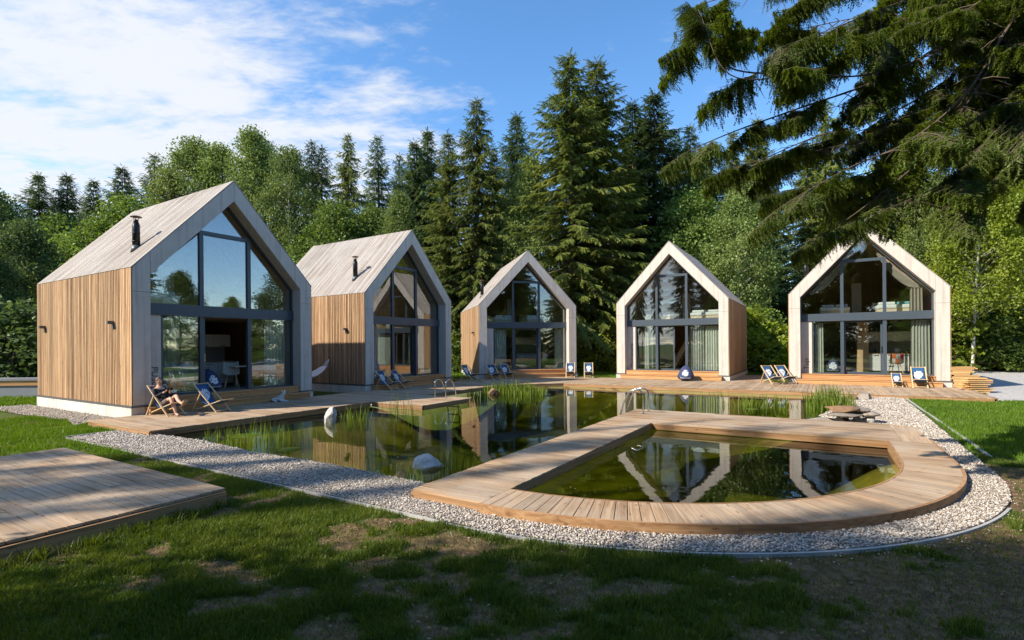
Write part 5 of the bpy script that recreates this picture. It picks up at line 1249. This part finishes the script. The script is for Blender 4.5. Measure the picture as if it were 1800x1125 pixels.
# dry straw on the bare soil
n = 90000; X = RNG.uniform(-6.5, 7.5, n); Y = RNG.uniform(2.9, 8.0, n); k = (np.abs(X) < Y * 1.05 + .3) & free_ground(X, Y) & (grass_cover(X, Y) < .6); X, Y = X[k], Y[k]
V, T = blades(np.column_stack([X, Y]), height(X, Y) + 0.002, np.full(len(X), .035), np.full(len(X), .004), RNG, 1); V[2::3, 2] = V[0::3, 2] + RNG.uniform(.001, .014, len(X))
d = V[2::3, :2] - V[0::3, :2]; V[2::3, :2] = V[0::3, :2] + d * RNG.uniform(1.0, 2.4, (len(X), 1))
tag(put('dry_straw', fast_mesh('dry_straw', V, T, M['drygrass'])), 'dry straw and dead grass on the bare soil', 'straw', kind='stuff')
# longer tufts along the edge of the platform
tf = []
for k in range(90):
    u_, v_ = -5.72 - RNG.random() * 3.6, -9.66 - RNG.random() * .16; p = site(u_, v_); tf.append((p.x, p.y))
tf = np.array(tf); P = np.repeat(tf, 26, 0) + RNG.normal(0, .035, (len(tf) * 26, 2))
V, T = blades(P, np.full(len(P), GZ - .01), RNG.uniform(.06, .17, len(P)), np.full(len(P), .008), RNG, 2)
tag(put('grass_tufts', fast_mesh('grass_tufts', V, T, M['grassblade'])), 'long grass tufts along the edge of the platform', 'grass', kind='stuff')

# ------------------------------------------------------------------ pond plants and stones
def reed_clump(px, py, rx, ry, n, h, label, w=.02, dry=0.0, mat='reed'):
    c = unpx(px, py, WZ); rng = np.random.default_rng(int(px))
    a = rng.uniform(0, 6.28, n); r = np.sqrt(rng.random(n)); ca = math.cos(SA)
    P = np.column_stack([r * np.cos(a) * rx, r * np.sin(a) * ry])
    P = np.column_stack([P[:, 0] * SE2.x + P[:, 1] * SE1.x, P[:, 0] * SE2.y + P[:, 1] * SE1.y])
    hh = h * rng.uniform(.4, 1.15, n) * (1.15 - .5 * r)
    V, T = blades(P, np.full(n, -.35), hh + .33, w * rng.uniform(.6, 1.3, n), rng, 2, .02, .28)
    o = put('reed_clump', fast_mesh('reed_clump', V, T, M[mat])); o.location = (c.x, c.y, WZ); return tag(o, label, 'reeds', 'reeds and pond plants')
reed_clump(455, 775, .55, .75, 170, .50, 'thick green reeds in front of the nearest cabin deck', .015)
reed_clump(390, 770, .55, .35, 80, .34, 'low reeds beside the end of the nearest deck', .014)
reed_clump(545, 762, .5, .35, 45, .34, 'sparse reeds between the deck and the pale standing stone', .014)
reed_clump(625, 735, .55, .3, 60, .5, 'thin reeds right of the pale standing stone')
reed_clump(700, 725, .7, .4, 40, .8, 'tall thin stems in front of the ladder landing', .016)
reed_clump(905, 692, 1.5, .5, 420, .60, 'long bank of bright reeds in front of the farthest cabin', .045)
reed_clump(840, 698, .4, .3, 70, .55, 'small reed tuft right of the ladder landing', .035)
reed_clump(1458, 718, .65, .65, 380, .78, 'dense bright reed clump beside the stacked slabs', .035)
reed_clump(1270, 712, 1.1, .3, 60, .6, 'sparse reeds in front of the fourth cabin', .03)
reed_clump(1350, 712, .8, .4, 110, .45, 'low reeds left of the dense bright clump', .03)
reed_clump(700, 845, .5, .35, 90, .36, 'grass like plants round the pale boulder at the boardwalk', .012)
reed_clump(800, 822, .45, .4, 120, .42, 'dark water grass between boulder and boardwalk', .012)
reed_clump(660, 800, .3, .3, 26, .2, 'small floating plant in the open water left of the boulder')
def lily(px, py, r, label):
    p = unpx(px, py, WZ + .006); n = 14; vs = [(0, 0, .004)] + [(r * math.cos(a) * random.uniform(.92, 1.05), r * math.sin(a) * random.uniform(.92, 1.05), random.uniform(0, .006)) for a in [0.25 + 5.8 * k / n for k in range(n + 1)]]
    o = MB().add(vs, [(0, k, k + 1) for k in range(1, n + 1)]).build('lily_pad', M['reed'], None, loc=p); m = o.modifiers.new('s', 'SOLIDIFY'); m.thickness = .004
    tag(o, label, 'lily pad', 'floating lily pads')
lily(430, 766, .32, 'large floating leaf among the reeds by the nearest deck'); lily(510, 790, .22, 'floating leaf over the shallow shelf in front of the reeds'); lily(640, 716, .2, 'floating leaf beside the pale standing stone')
lily(1322, 719, .16, 'floating leaf below the chairs reflection, left'); lily(1338, 708, .13, 'small floating leaf below the chairs reflection, right')

def rock_mesh(seed, sub=3, rough=.35, flat=1.0):
    bm = bmesh.new(); bmesh.ops.create_icosphere(bm, subdivisions=sub, radius=1.0)
    o = Vector((seed * 7.3, seed * 3.1, seed * 1.7))
    rr = random.Random(seed); planes = [(Vector((rr.uniform(-1, 1), rr.uniform(-1, 1), rr.uniform(-.6, 1))).normalized(), rr.uniform(.55, .85)) for _ in range(9)]
    for v in bm.verts:
        p = v.co.copy()
        for n_, dd in planes:
            e = p.dot(n_) - dd
            if e > 0: p -= n_ * e * .92
        p *= 1 + rough * .35 * noise.noise(p * 2.3 + o) + .05 * noise.noise(p * 7 + o); v.co = p
    me = bpy.data.meshes.new('rock'); bm.to_mesh(me); bm.free(); return me
def rock(name, seed, loc, sc, rz, mat, label, cat='rock', group=None, parent=None, rx=0.0):
    me = rock_mesh(seed); me.materials.append(M[mat]); o = put(name, me, parent, loc, (rx, 0, rz), sc)
    if label: tag(o, label, cat, group)
    return o
G = 'rocks in and beside the pond'
p = unpx(752, 822, WZ); rock('boulder', 3, p + Vector((0, 0, .06)), (.30, .22, .17), .5, 'rock', 'pale boulder in the water beside the boardwalk', group=G)
p = unpx(708, 838, WZ); rock('boulder', 5, p + Vector((0, 0, -.02)), (.20, .15, .13), 1.2, 'brownrock', 'brown boulder left of the pale one at the boardwalk', group=G)
p = unpx(582, 742, WZ); rock('standing_stone', 8, p + Vector((0, 0, .12)), (.20, .13, .30), .3, 'rock', 'pale standing stone in the water by the nearest deck', group=G)
p = unpx(868, 693, WZ); rock('boulder', 9, p + Vector((0, 0, .08)), (.24, .20, .20), .3, 'brownrock', 'rounded stone beside the far reeds', group=G)
p = unpx(1412, 690, WZ); rock('boulder', 10, p + Vector((0, 0, .05)), (.3, .2, .15), .3, 'slate', 'flat stone left of the dense reed clump by the far deck', group=G)
p = unpx(1520, 702, GZ); rock('boulder', 11, p + Vector((0, 0, .08)), (.34, .26, .16), 1.3, 'slate', 'broad stone on the gravel behind the stacked slabs', group=G)
p = unpx(1495, 704, GZ); rock('boulder', 12, p + Vector((0, 0, .08)), (.3, .2, .13), .6, 'brownrock', 'brown stone on the gravel behind the stacked slabs', group=G)
SL_ = 'slabs and stones of the small stone stack'
sc0 = unpx(1492, 746, GZ)
for k, (dx, dy, dz, sc, rz, sd, mt, lb) in enumerate((
    (-.62, .10, .07, (.42, .26, .085), -.15, 21, 'slate', 'long flat slab lying at the left of the stone stack'),
    (-.22, .0, .09, (.12, .12, .12), .3, 22, 'rock', 'small pale block under the stack, left'),
    (.20, .0, .09, (.15, .14, .12), .9, 23, 'slate', 'square block under the middle of the stack'),
    (.50, .02, .09, (.18, .16, .13), .2, 24, 'rock', 'rounded pale block under the right of the stack'),
    (-.02, .10, .09, (.13, .12, .11), 1.2, 25, 'brownrock', 'dark stone in the shade under the stack'),
    (-.05, .05, .235, (.62, .34, .075), .05, 26, 'slate', 'wide slab spanning the supporting blocks'),
    (.50, .05, .245, (.27, .24, .08), .3, 27, 'slate', 'short slab at the right end of the stack'),
    (-.10, .10, .355, (.48, .30, .095), .12, 28, 'brownrock', 'brown topmost slab of the stone stack'),
    (.30, .08, .35, (.34, .24, .07), -.2, 29, 'slate', 'thin upper slab at the right of the stone stack'))):
    rock('slab' if sc[0] > .25 else 'block_stone', sd, sc0 + Vector((dx, dy, dz)), sc, rz, mt, lb, 'stone', SL_)

# ------------------------------------------------------------------ deck chairs, bean bags, ladders, hammock, timber
def emblem_mesh(seed, r, mat):
    """round leafy tree print: many small leaf flecks in a disc, cut by thin gaps"""
    rng = random.Random(seed); mb = MB()
    for k in range(120):
        a = rng.uniform(0, 6.283); q = r * math.sqrt(rng.random()); x, y = q * math.cos(a), q * math.sin(a); s = r * rng.uniform(.10, .22); b = rng.uniform(0, 6.28); z = 0.0004 * (k % 5)
        mb.add([(x + s * math.cos(b), y + s * math.sin(b), z), (x + s * .6 * math.cos(b + 1.6), y + s * .6 * math.sin(b + 1.6), z), (x - s * math.cos(b), y - s * math.sin(b), z), (x + s * .6 * math.cos(b - 1.6), y + s * .6 * math.sin(b - 1.6), z)], [(0, 1, 2, 3)])
    return mb.mesh('print', mat)
def sling_pt(t):
    """canvas profile: from the top bar over the sagging seat to the front bar (x forward, z up)"""
    P = [(-.47, .90), (-.30, .62), (-.14, .38), (.05, .255), (.27, .255), (.47, .33), (.66, .405)]
    f = t * (len(P) - 1); i = min(int(f), len(P) - 2); f -= i
    a, b, c, d = P[max(i - 1, 0)], P[i], P[i + 1], P[min(i + 2, len(P) - 1)]
    return tuple(.5 * ((2 * b[k]) + (c[k] - a[k]) * f + (2 * a[k] - 5 * b[k] + 4 * c[k] - d[k]) * f * f + (3 * b[k] - a[k] - 3 * c[k] + d[k]) * f ** 3) for k in (0, 1))
_chair_parts = None
def deck_chair(loc, rz, label, scale=1.0, sag=0.0):
    """faces local +x"""
    global _chair_parts
    if _chair_parts is None:
        W = .27; cw = M['chairwood']; parts = []
        for s in (-1, 1):
            parts.append(('back_rail', MB().bar((.56, s * W, .0), (-.50, s * W, .95), .028, .045, (0, 1, 0)).mesh('back_rail', cw)))
            parts.append(('seat_rail', MB().bar((-.44, s * (W - .035), .06), (.70, s * (W - .035), .42), .026, .042, (0, 1, 0)).mesh('seat_rail', cw)))
            parts.append(('support_leg', MB().bar((-.13, s * (W + .03), .62), (-.50, s * (W + .03), .0), .026, .04, (0, 1, 0)).mesh('support_leg', cw)))
        for nm, a, b in (('top_bar', (-.47, -W, .925), (-.47, W, .925)), ('front_bar', (.68, -W, .415), (.68, W, .415)), ('foot_bar', (.50, -W, .055), (.50, W, .055)), ('rear_bar', (-.44, -W - .03, .10), (-.44, W + .03, .10))):
            parts.append((nm, MB().tube([a, b], .016, 8).mesh(nm, cw)))
        vs, fs = [], []; n, m = 24, 6
        for j in range(n + 1):
            x, z = sling_pt(j / n)
            for k in range(m + 1): vs.append((x, (k / m - .5) * 2 * (W - .03), z + .012 * (abs(k / m - .5) * 2) ** 2))
        for j in range(n):
            for k in range(m): q = j * (m + 1) + k; fs.append((q, q + 1, q + m + 2, q + m + 1))
        parts.append(('canvas', MB().add(vs, fs).mesh('canvas', M['canvas'], True)))
        _chair_parts = (parts, emblem_mesh(4, .165, M['wtext']))
    c = empty('deck_chair', loc, rz); c.scale = (scale * .84,) * 3; tag(c, label, 'deck chair', 'deck chairs on the larch deck')
    for nm, me in _chair_parts[0]:
        o = put(nm, me, c)
        if nm == 'canvas':
            md = o.modifiers.new('t', 'SOLIDIFY'); md.thickness = .006; cv = o
    x, z = sling_pt(.20); x2, z2 = sling_pt(.25); tl = math.atan2(z2 - z, x2 - x)
    pr = put('print', _chair_parts[1], cv); ex = Vector((math.cos(tl), 0, math.sin(tl))); ey = Vector((0, 1, 0)); ez = ex.cross(ey)
    if ez.x < 0 and ez.z < 0: ez = -ez
    ez = Vector((math.sin(-tl), 0, math.cos(tl))); Mx = Matrix((ex, ey, ez)).transposed().to_4x4()
    xm, zm = sling_pt(.20); pr.matrix_local = Matrix.Translation(Vector((xm, 0, zm)) + ez * .016) @ Mx; pr.scale = (1.25, 1, 1)
    return c
FR = math.atan2(-SE2.y, -SE2.x)          # facing the pond, out of the two left cabins
FL = math.atan2(-SE1.y, -SE1.x)          # facing the pond, out of the two right cabins
CH = [(292, 729, FR + .12, 1, 'deck chair the man in shorts is lying in'), (372, 723, FR + .22, 1, 'empty deck chair with white print next to the man'),
      (680, 685, FR + .1, 1, 'left of the two deck chairs in front of the second cabin'), (704, 681.5, FR + .1, .95, 'right of the two deck chairs in front of the second cabin'),
      (825, 667.5, R(-40), 1, 'single deck chair between the second and the farthest cabin'), (868, 666.5, R(-62), 1, 'deck chair at the left post of the farthest cabin'), (891, 664.8, R(-62), .95, 'deck chair in front of the steps of the farthest cabin'),
      (1003, 663, R(-98), 1, 'deck chair at the right post of the farthest cabin'), (1035, 663.5, R(-98), 1, 'deck chair alone right of the farthest cabin'),
      (1356, 674.5, R(-112) + .45, 1, 'left of the pair of deck chairs between the right cabins'), (1380, 674, R(-112) + .45, 1, 'right of the pair of deck chairs between the right cabins'),
      (1577, 680, R(-112) - .15, .68, 'small deck chair before the steps of the right hand cabin'), (1616, 681, R(-112) - .2, 1, 'large deck chair before the right post of the right hand cabin')]
CHAIRS = []
for px, py, rz, sc, lb in CH:
    p = unpx(px, py, 0.0); p.z = 0.002; CHAIRS.append(deck_chair(p, rz, lb, sc))

def bean_bag(loc, rz, sc, label, text=True, logo=1.0):
    b = empty('bean_bag', loc, rz); tag(b, label, 'bean bag', 'navy bean bags'); b.scale = (sc,) * 3
    bm = bmesh.new(); bmesh.ops.create_uvsphere(bm, u_segments=28, v_segments=18, radius=1.0)
    for v in bm.verts:
        x, y, z = v.co; t = (z + 1) / 2
        r = (1.0 if t < .25 else 1.0 - .68 * ((t - .25) / .75) ** 1.3); k = math.hypot(x, y) or 1
        hx = x / k * min(1, k * 1.35) * .42 * r; hy = y / k * min(1, k * 1.35) * .40 * r; hz = max(0.0, (t ** .92)) * .82
        w_ = .022 * noise.noise(Vector((x * 2.2, y * 2.2, z * 2.2))) + .012 * math.sin(math.atan2(y, x) * 6)
        v.co = Vector((hx * (1 + w_ * 2), hy * (1 + w_ * 2) + .16 * t * t, hz))
    me = bpy.data.meshes.new('bag'); bm.to_mesh(me); bm.free(); me.materials.append(M['navy']); me.polygons.foreach_set('use_smooth', [True] * len(me.polygons))
    body = put('bag', me, b)
    MB().tube([(0, .16, .80), (-.02, .17, .87), (.05, .17, .885), (.09, .17, .80)], .012, 6).build('carry_loop', M['navy'], b)
    # print is wrapped on the front by projecting its points on the bag
    from mathutils.bvhtree import BVHTree
    tree = BVHTree.FromPolygons([v.co[:] for v in me.vertices], [tuple(p.vertices) for p in me.polygons])
    def wrap(src, scx, ox, oz):
        m2 = src.copy(); out = []
        for v in m2.vertices:
            h = tree.ray_cast(Vector((v.co.x * scx + ox, -2, v.co.y * scx + oz)), Vector((0, 1, 0)))
            out.append((h[0] + h[1] * (.007 + v.co.z)) if h[0] is not None else Vector((v.co.x * scx + ox, -.3, v.co.y * scx + oz)))
        for v, q in zip(m2.vertices, out): v.co = q
        return m2
    put('print', wrap(emblem_mesh(9, .15, M['wtext']), logo, .0, .42), body)
    if text: put('lettering', wrap(text_mesh('Dreamwood', .105, M['wtext'], .001), 1.0, 0, .14), body)
    return b
p = unpx(1206, 669.5, 0); bean_bag((p.x, p.y, .002), R(-31.2 + 8), .92, 'navy bean bag with white print before the steps of the fourth cabin')
p, a = in_cabin(1, -.30, .95, .42); bean_bag(p, a, .86, 'navy bean bag with white print in the open door of the nearest cabin')
p, a = in_cabin(5, -1.12, .98, .42); bean_bag(p, a, .80, 'dark bean bag with a white tree print behind the glass of the right hand cabin', logo=1.25)
p, a = in_cabin(2, -1.55, .98, .42); bean_bag(p, a, .80, 'bean bag behind the left glass of the second cabin')

def pool_ladder(loc, rz, label, rise=.62, steep=.55):
    l = empty('pool_ladder', loc, rz); tag(l, label, 'ladder', 'steel pool ladders')
    for s in (-1, 1):
        y = s * .24; pts = [(-.42, y, 0), (-.42, y, rise * .72), (-.38, y, rise * .92), (-.26, y, rise), (-.12, y, rise * .95), (-.02, y, rise * .80), (.14, y, .12), (.30, y, -.55), (.34, y, -1.1)]
        MB().tube([tuple(q) for q in catmull(pts, 6)], .02, 10).build('rail', M['chrome'], l, True); MB().tube([(-.42, y, 0.003), (-.42, y, .014)], .045, 12).build('floor_flange', M['chrome'], l)
    for k in range(3): MB().box(.28 - .03 * (2 - k), .36 - .03 * (2 - k), -.24, .24, -.95 + k * .28, -.92 + k * .28).build('rung', M['chrome'], l)
p = site(4.40, -4.72, .002); p = (unpx(776, 701.5, 0) + unpx(790, 698.5, 0)) / 2; p = site(4.99, -4.55, .002); pool_ladder(p, SA, 'steel pool ladder on the landing in front of the left cabins', .62)
p = site(4.15, -11.45, .002); pool_ladder(p, SA + R(90), 'steel pool ladder at the inner corner of the boardwalk', .62)

# hammock between the first two cabins
hm = tag(empty('hammock', site(2.9, 2.2, 0)), 'white cotton hammock hung between the two left cabins', 'hammock'); hm.rotation_euler.z = SA
vs, fs = [], []; n, m = 22, 8
for j in range(n + 1):
    t = j / n; x = .25 + 1.95 * t; zc_ = 1.02 - .62 * math.sin(math.pi * (t * .9 + .05)) + .05 * t; w = .42 * math.sin(math.pi * (t * .86 + .07)) ** .6
    for k in range(m + 1): b = (k / m - .5) * 2; vs.append((x, b * w, zc_ + .16 * b * b * math.sin(math.pi * t)))
for j in range(n):
    for k in range(m): q = j * (m + 1) + k; fs.append((q, q + 1, q + m + 2, q + m + 1))
o = MB().add(vs, fs).build('cloth', M['hammock'], hm, True); o.modifiers.new('s', 'SOLIDIFY').thickness = .01
for x0, x1, j in ((-.04, .25, 0), (2.46, 2.20, n)):
    hook = (x0, 0, 1.30); mb = MB()
    for k in range(m + 1): mb.tube([hook, vs[j * (m + 1) + k]], .006, 4)
    mb.build('cords', M['hammock'], hm)
MB().tube([(2.43, 0, 1.30), (2.49, 0, 1.30)], .03, 8).build('hook', M['chrome'], hm); MB().tube([(-.06, 0, 1.30), (0, 0, 1.30)], .03, 8).build('hook', M['chrome'], hm)

# sawn timber beside the right hand cabin
def timber_stack(px, py, rz, w, d, layers, label, seed, step=0.0):
    p = unpx(px, py, GZ); s = empty('timber_stack', (p.x, p.y, GZ + .03), rz); tag(s, label, 'timber stack', 'sawn timber beside the right hand cabin'); rr = random.Random(seed); z = .06
    for k in (-.35, .35): MB().box(-w / 2, w / 2, k * d - .04, k * d + .04, 0, .058).build('bearer', M['timber'], s)
    for l in range(layers):
        th = rr.uniform(.035, .055)
        for b in range(max(2, int(d / .17))):
            wd = d / max(2, int(d / .17)); o_ = rr.uniform(-.10, .10) + step * l
            MB().box(-w / 2 + o_, w / 2 + o_ + rr.uniform(-.12, .1), -d / 2 + b * wd + .006, -d / 2 + (b + 1) * wd - .012, z, z + th).build('board', M['timber'], s, rot=(0, 0, rr.uniform(-.02, .02)))
        z += th + (.012 if step == 0 else .03)
timber_stack(1689, 686, R(-25), .72, .5, 15, 'taller stack of yellow sawn boards against the right hand cabin', 3)
timber_stack(1714, 691, R(-8), .74, .45, 7, 'lower spaced stack of sawn boards at the edge of the drive', 5, .012)

# ------------------------------------------------------------------ the man in the deck chair
def skin_body(name, joints, bones, mat, parent, root=0, sub=2):
    me = bpy.data.meshes.new(name); me.from_pydata([j[0] for j in joints], bones, []); o = put(name, me, parent)
    sk = o.modifiers.new('skin', 'SKIN'); sk.use_smooth_shade = True
    lay = me.skin_vertices[0] if me.skin_vertices else None
    if lay is None:
        bpy.context.view_layer.objects.active = o; o.select_set(True); bpy.ops.mesh.customdata_skin_add(); o.select_set(False); lay = me.skin_vertices[0]
    for i, j in enumerate(joints):
        r = j[1]; lay.data[i].radius = r if isinstance(r, tuple) else (r, r); lay.data[i].use_root = (i == root)
    ss = o.modifiers.new('sub', 'SUBSURF'); ss.levels = sub; ss.render_levels = sub
    bpy.context.view_layer.update(); ev = o.evaluated_get(bpy.context.evaluated_depsgraph_get()); m2 = bpy.data.meshes.new_from_object(ev)
    o.modifiers.clear(); o.data = m2; m2.materials.clear(); m2.materials.append(mat); m2.polygons.foreach_set('use_smooth', [True] * len(m2.polygons)); return o
c0 = CHAIRS[0]
man = empty('person', c0.location, c0.rotation_euler.z); man.scale = (.84,) * 3; tag(man, 'man in black top and shorts lying in a deck chair, holding a phone', 'person')
J = [((.02, 0, .37), (.15, .13)), ((-.10, 0, .50), (.14, .12)), ((-.24, 0, .68), (.16, .12)), ((-.33, 0, .83), (.12, .10)), ((-.365, 0, .93), .055), ((-.37, 0, .985), .055),   # pelvis, waist, chest, shoulders, neck, skull base
     ((-.31, -.19, .80), .060), ((-.14, -.25, .58), .046), ((.06, -.10, .72), .034), ((.10, -.07, .755), .030),      # right arm to wrist
     ((-.31, .19, .80), .060), ((-.12, .26, .60), .046), ((.07, .10, .70), .034), ((.11, .06, .745), .030),         # left arm
     ((.06, -.10, .36), .095), ((.46, -.12, .56), .066), ((.62, -.13, .30), .056), ((.74, -.13, .07), .038), ((.88, -.14, .035), .036),   # right leg, foot on the deck
     ((.06, .10, .36), .095), ((.50, .02, .63), .066), ((.78, -.10, .50), .054), ((1.02, -.12, .40), .038), ((1.10, -.12, .50), .034)]    # left leg crossed over the right knee
B = [(0, 1), (1, 2), (2, 3), (3, 4), (4, 5), (3, 6), (6, 7), (7, 8), (8, 9), (3, 10), (10, 11), (11, 12), (12, 13), (0, 14), (14, 15), (15, 16), (16, 17), (17, 18), (0, 19), (19, 20), (20, 21), (21, 22), (22, 23)]
body = skin_body('body', J, B, M['skin'], man)
def grow(name, idx, extra, mat):
    m = {k: i for i, k in enumerate(idx)}; js = [(J[k][0], tuple(r + extra for r in (J[k][1] if isinstance(J[k][1], tuple) else (J[k][1],) * 2))) for k in idx]
    return skin_body(name, js, [(m[a], m[b]) for a, b in B if a in m and b in m], mat, man)
grow('top', [0, 1, 2, 3, 6, 7, 8, 10, 11, 12], .014, M['shirt'])
def lerp3(a, b, t): return tuple(a[i] + (b[i] - a[i]) * t for i in range(3))
skin_body('shorts', [(J[0][0], (.165, .145)), (J[1][0], (.15, .13)), (J[14][0], .115), (lerp3(J[14][0], J[15][0], .82), .095), (J[19][0], .115), (lerp3(J[19][0], J[20][0], .80), .095)], [(0, 1), (0, 2), (2, 3), (0, 4), (4, 5)], M['shorts'], man)
# head, turned a little to the phone
def ball(name, c, r, mat, parent, seg=16):
    bm = bmesh.new(); bmesh.ops.create_uvsphere(bm, u_segments=seg, v_segments=seg // 2 + 2, radius=1); 
    for v in bm.verts: v.co = Vector((v.co.x * r[0], v.co.y * r[1], v.co.z * r[2])) + Vector(c)
    me = bpy.data.meshes.new(name); bm.to_mesh(me); bm.free(); me.materials.append(mat); me.polygons.foreach_set('use_smooth', [True] * len(me.polygons)); return put(name, me, parent)
hd = empty('head', (-.345, 0, 1.065), 0, man)
ball('skull', (0, 0, 0), (.098, .078, .118), M['skin'], hd); ball('jaw', (.03, 0, -.065), (.062, .055, .058), M['skin'], hd); ball('nose', (.105, 0, -.012), (.022, .014, .022), M['skin'], hd, 8)
for s in (-1, 1): ball('ear', (-.005, s * .078, -.01), (.02, .01, .03), M['skin'], hd, 8); ball('eye', (.088, s * .032, .008), (.010, .012, .007), M['phone'], hd, 8)
ball('mouth', (.088, 0, -.062), (.010, .024, .006), M['red'], hd, 8); ball('hair', (-.026, 0, .036), (.104, .093, .108), M['hair'], hd)
# hands round the phone
def hand(wr, tip, side, name):
    h = empty(name, wr, 0, man); d = (Vector(tip) - Vector(wr)).normalized()
    js = [((0, 0, 0), .026), (tuple(d * .05), (.034, .022)), (tuple(d * .085), (.032, .018))]; skin_body('palm', js, [(0, 1), (1, 2)], M['skin'], h, sub=1)
    for k in range(4):
        a = d * .085 + Vector((0, 0, (k - 1.5) * .017)); L = (.035, .04, .038, .03)[k]; b = a + d * L + Vector((.004, 0, 0)); c = b + Vector((.012, -side * L * .8, 0)); skin_body('finger', [(tuple(a - d * .012), .0085), (tuple(b), .008), (tuple(c), .0075)], [(0, 1), (1, 2)], M['skin'], h, sub=1)
    a = d * .03 + Vector((-.01, -side * .012, .024)); skin_body('thumb', [(tuple(a), .010), (tuple(a + d * .03 + Vector((-.012, 0, .012))), .0095), (tuple(a + d * .058 + Vector((-.01, -side * .012, .014))), .0085)], [(0, 1), (1, 2)], M['skin'], h, sub=1)
hand(J[9][0], (.155, -.05, .80), -1, 'hand'); hand(J[13][0], (.16, .04, .79), 1, 'hand')
ph = MB().box(-.006, .006, -.075, .075, -.038, .038).build('smartphone', M['phone'], None, loc=c0.location + Matrix.Rotation(c0.rotation_euler.z, 3, 'Z') @ Vector((.205, 0, .83)) * .84, rot=(0, .5, c0.rotation_euler.z)); tag(ph, 'black phone held by the man in the deck chair', 'phone')
for (a, b, nm) in ((J[17][0], J[18][0], 'sandal'), (J[22][0], J[23][0], 'sandal')):
    a, b = Vector(a), Vector(b); d = (b - a).normalized(); n_ = Vector((0, 1, 0)).cross(d); n_ = n_ if n_.z < 0 or abs(d.z) > .5 else -n_
    MB().bar(a + n_ * .045 - d * .05, b + n_ * .04 + d * .07, .09, .022, n_).build(nm, M['shoe'], man)

# small white dog lying on the deck
p = unpx(490, 706, 0); dog = empty('dog', (p.x, p.y, .003), R(-15)); dog.scale = (1.1, 1.05, .88); tag(dog, 'small white dog lying on the deck beside the steps', 'dog')
DJ = [((-.16, 0, .10), .085), ((0, 0, .115), .085), ((.11, 0, .15), .085), ((.16, 0, .25), .06), ((.19, 0, .33), .066), ((.265, 0, .31), .036),
      ((.10, -.06, .06), .035), ((.22, -.07, .028), .024), ((.30, -.07, .02), .022), ((.10, .06, .06), .035), ((.22, .07, .028), .024), ((.30, .07, .02), .022),
      ((-.14, -.08, .07), .05), ((-.04, -.12, .03), .03), ((.05, -.12, .02), .022), ((-.14, .08, .07), .05), ((-.04, .12, .03), .03), ((.05, .12, .02), .022),
      ((-.24, .02, .10), .025), ((-.30, .05, .15), .022)]
skin_body('body', DJ, [(0, 1), (1, 2), (2, 3), (3, 4), (4, 5), (2, 6), (6, 7), (7, 8), (2, 9), (9, 10), (10, 11), (0, 12), (12, 13), (13, 14), (0, 15), (15, 16), (16, 17), (0, 18), (18, 19)], M['fur'], dog)
for s in (-1, 1): MB().add([(.18, s * .015, .37), (.20, s * .075, .36), (.17, s * .06, .46), (.15, s * .04, .37)], [(0, 1, 2), (1, 3, 2), (3, 0, 2), (0, 3, 1)]).build('ear', M['fur'], dog); ball('eye', (.245, s * .032, .345), (.009, .009, .009), M['phone'], dog, 8)
ball('nose', (.302, 0, .315), (.013, .012, .010), M['phone'], dog, 8)

# ------------------------------------------------------------------ fallen leaves and needles, floating bits, cones
def litter(name, P, size, mat, label, cat):
    n = len(P); V0 = np.array([(-.5, 0, 0), (0, .28, .06), (.5, 0, 0), (0, -.28, .05)]); T0 = np.array([(0, 1, 2), (0, 2, 3)])
    V, T = stamp(V0, T0, rotz(RNG.uniform(0, 6.28, n)), size, P); tag(put(name, fast_mesh(name, V, T, M[mat])), label, cat, kind='stuff')
q = RNG.uniform([-5.6, -18.6], [12.5, -2.5], (2600, 2)); W = np.array([SO.x, SO.y]) + q[:, :1] * np.array([[SE1.x, SE1.y]]) + q[:, 1:] * np.array([[SE2.x, SE2.y]])
wet = in_poly_np(q[:, 0], q[:, 1], POND); ond = ((q[:, 0] > -4.3) & (q[:, 0] < 4.67) & (q[:, 1] < -11.42) & (q[:, 1] > -12.5)) | ((np.hypot(q[:, 0] - CU, q[:, 1] - CV) < 5.04) & (np.hypot(q[:, 0] - CU, q[:, 1] - CV) > 4.42) & (q[:, 0] < CU) & (q[:, 1] < CV)) | ((q[:, 0] > 2.5) & (q[:, 0] < 4.67) & (q[:, 1] > -17.1) & (q[:, 1] < -11.42))
edge = np.minimum(np.abs(q[:, 0] + 3.6), np.minimum(np.abs(q[:, 1] + 3.4), np.abs(q[:, 1] + 11.3)))
fl = wet & ~ond & ((edge < .9) | (RNG.random(len(q)) < .12)) & ~((q[:, 0] > 2.5) & (q[:, 0] < 5.05) & (q[:, 1] > -5.55))
litter('floating_leaves', np.column_stack([W[fl], np.full(fl.sum(), WZ + .004)]), RNG.uniform(.015, .05, fl.sum()), 'drygrass', 'tiny leaves floating near the edges of the pond', 'leaves')
k = ond & (RNG.random(len(q)) < .5); litter('deck_litter', np.column_stack([W[k], np.full(k.sum(), .006)]), RNG.uniform(.015, .04, k.sum()), 'drygrass', 'small dry leaves lying on the boardwalk', 'leaves')
X = RNG.uniform(-7, 8, 2600); Y = RNG.uniform(2.9, 9, 2600); k = (np.abs(X) < Y * 1.05 + .3) & free_ground(X, Y); X, Y = X[k], Y[k]
litter('lawn_litter', np.column_stack([X, Y, height(X, Y) + RNG.uniform(.006, .03, len(X))]), RNG.uniform(.012, .045, len(X)), 'drygrass', 'dry leaves and twigs scattered over the foreground lawn', 'leaves')
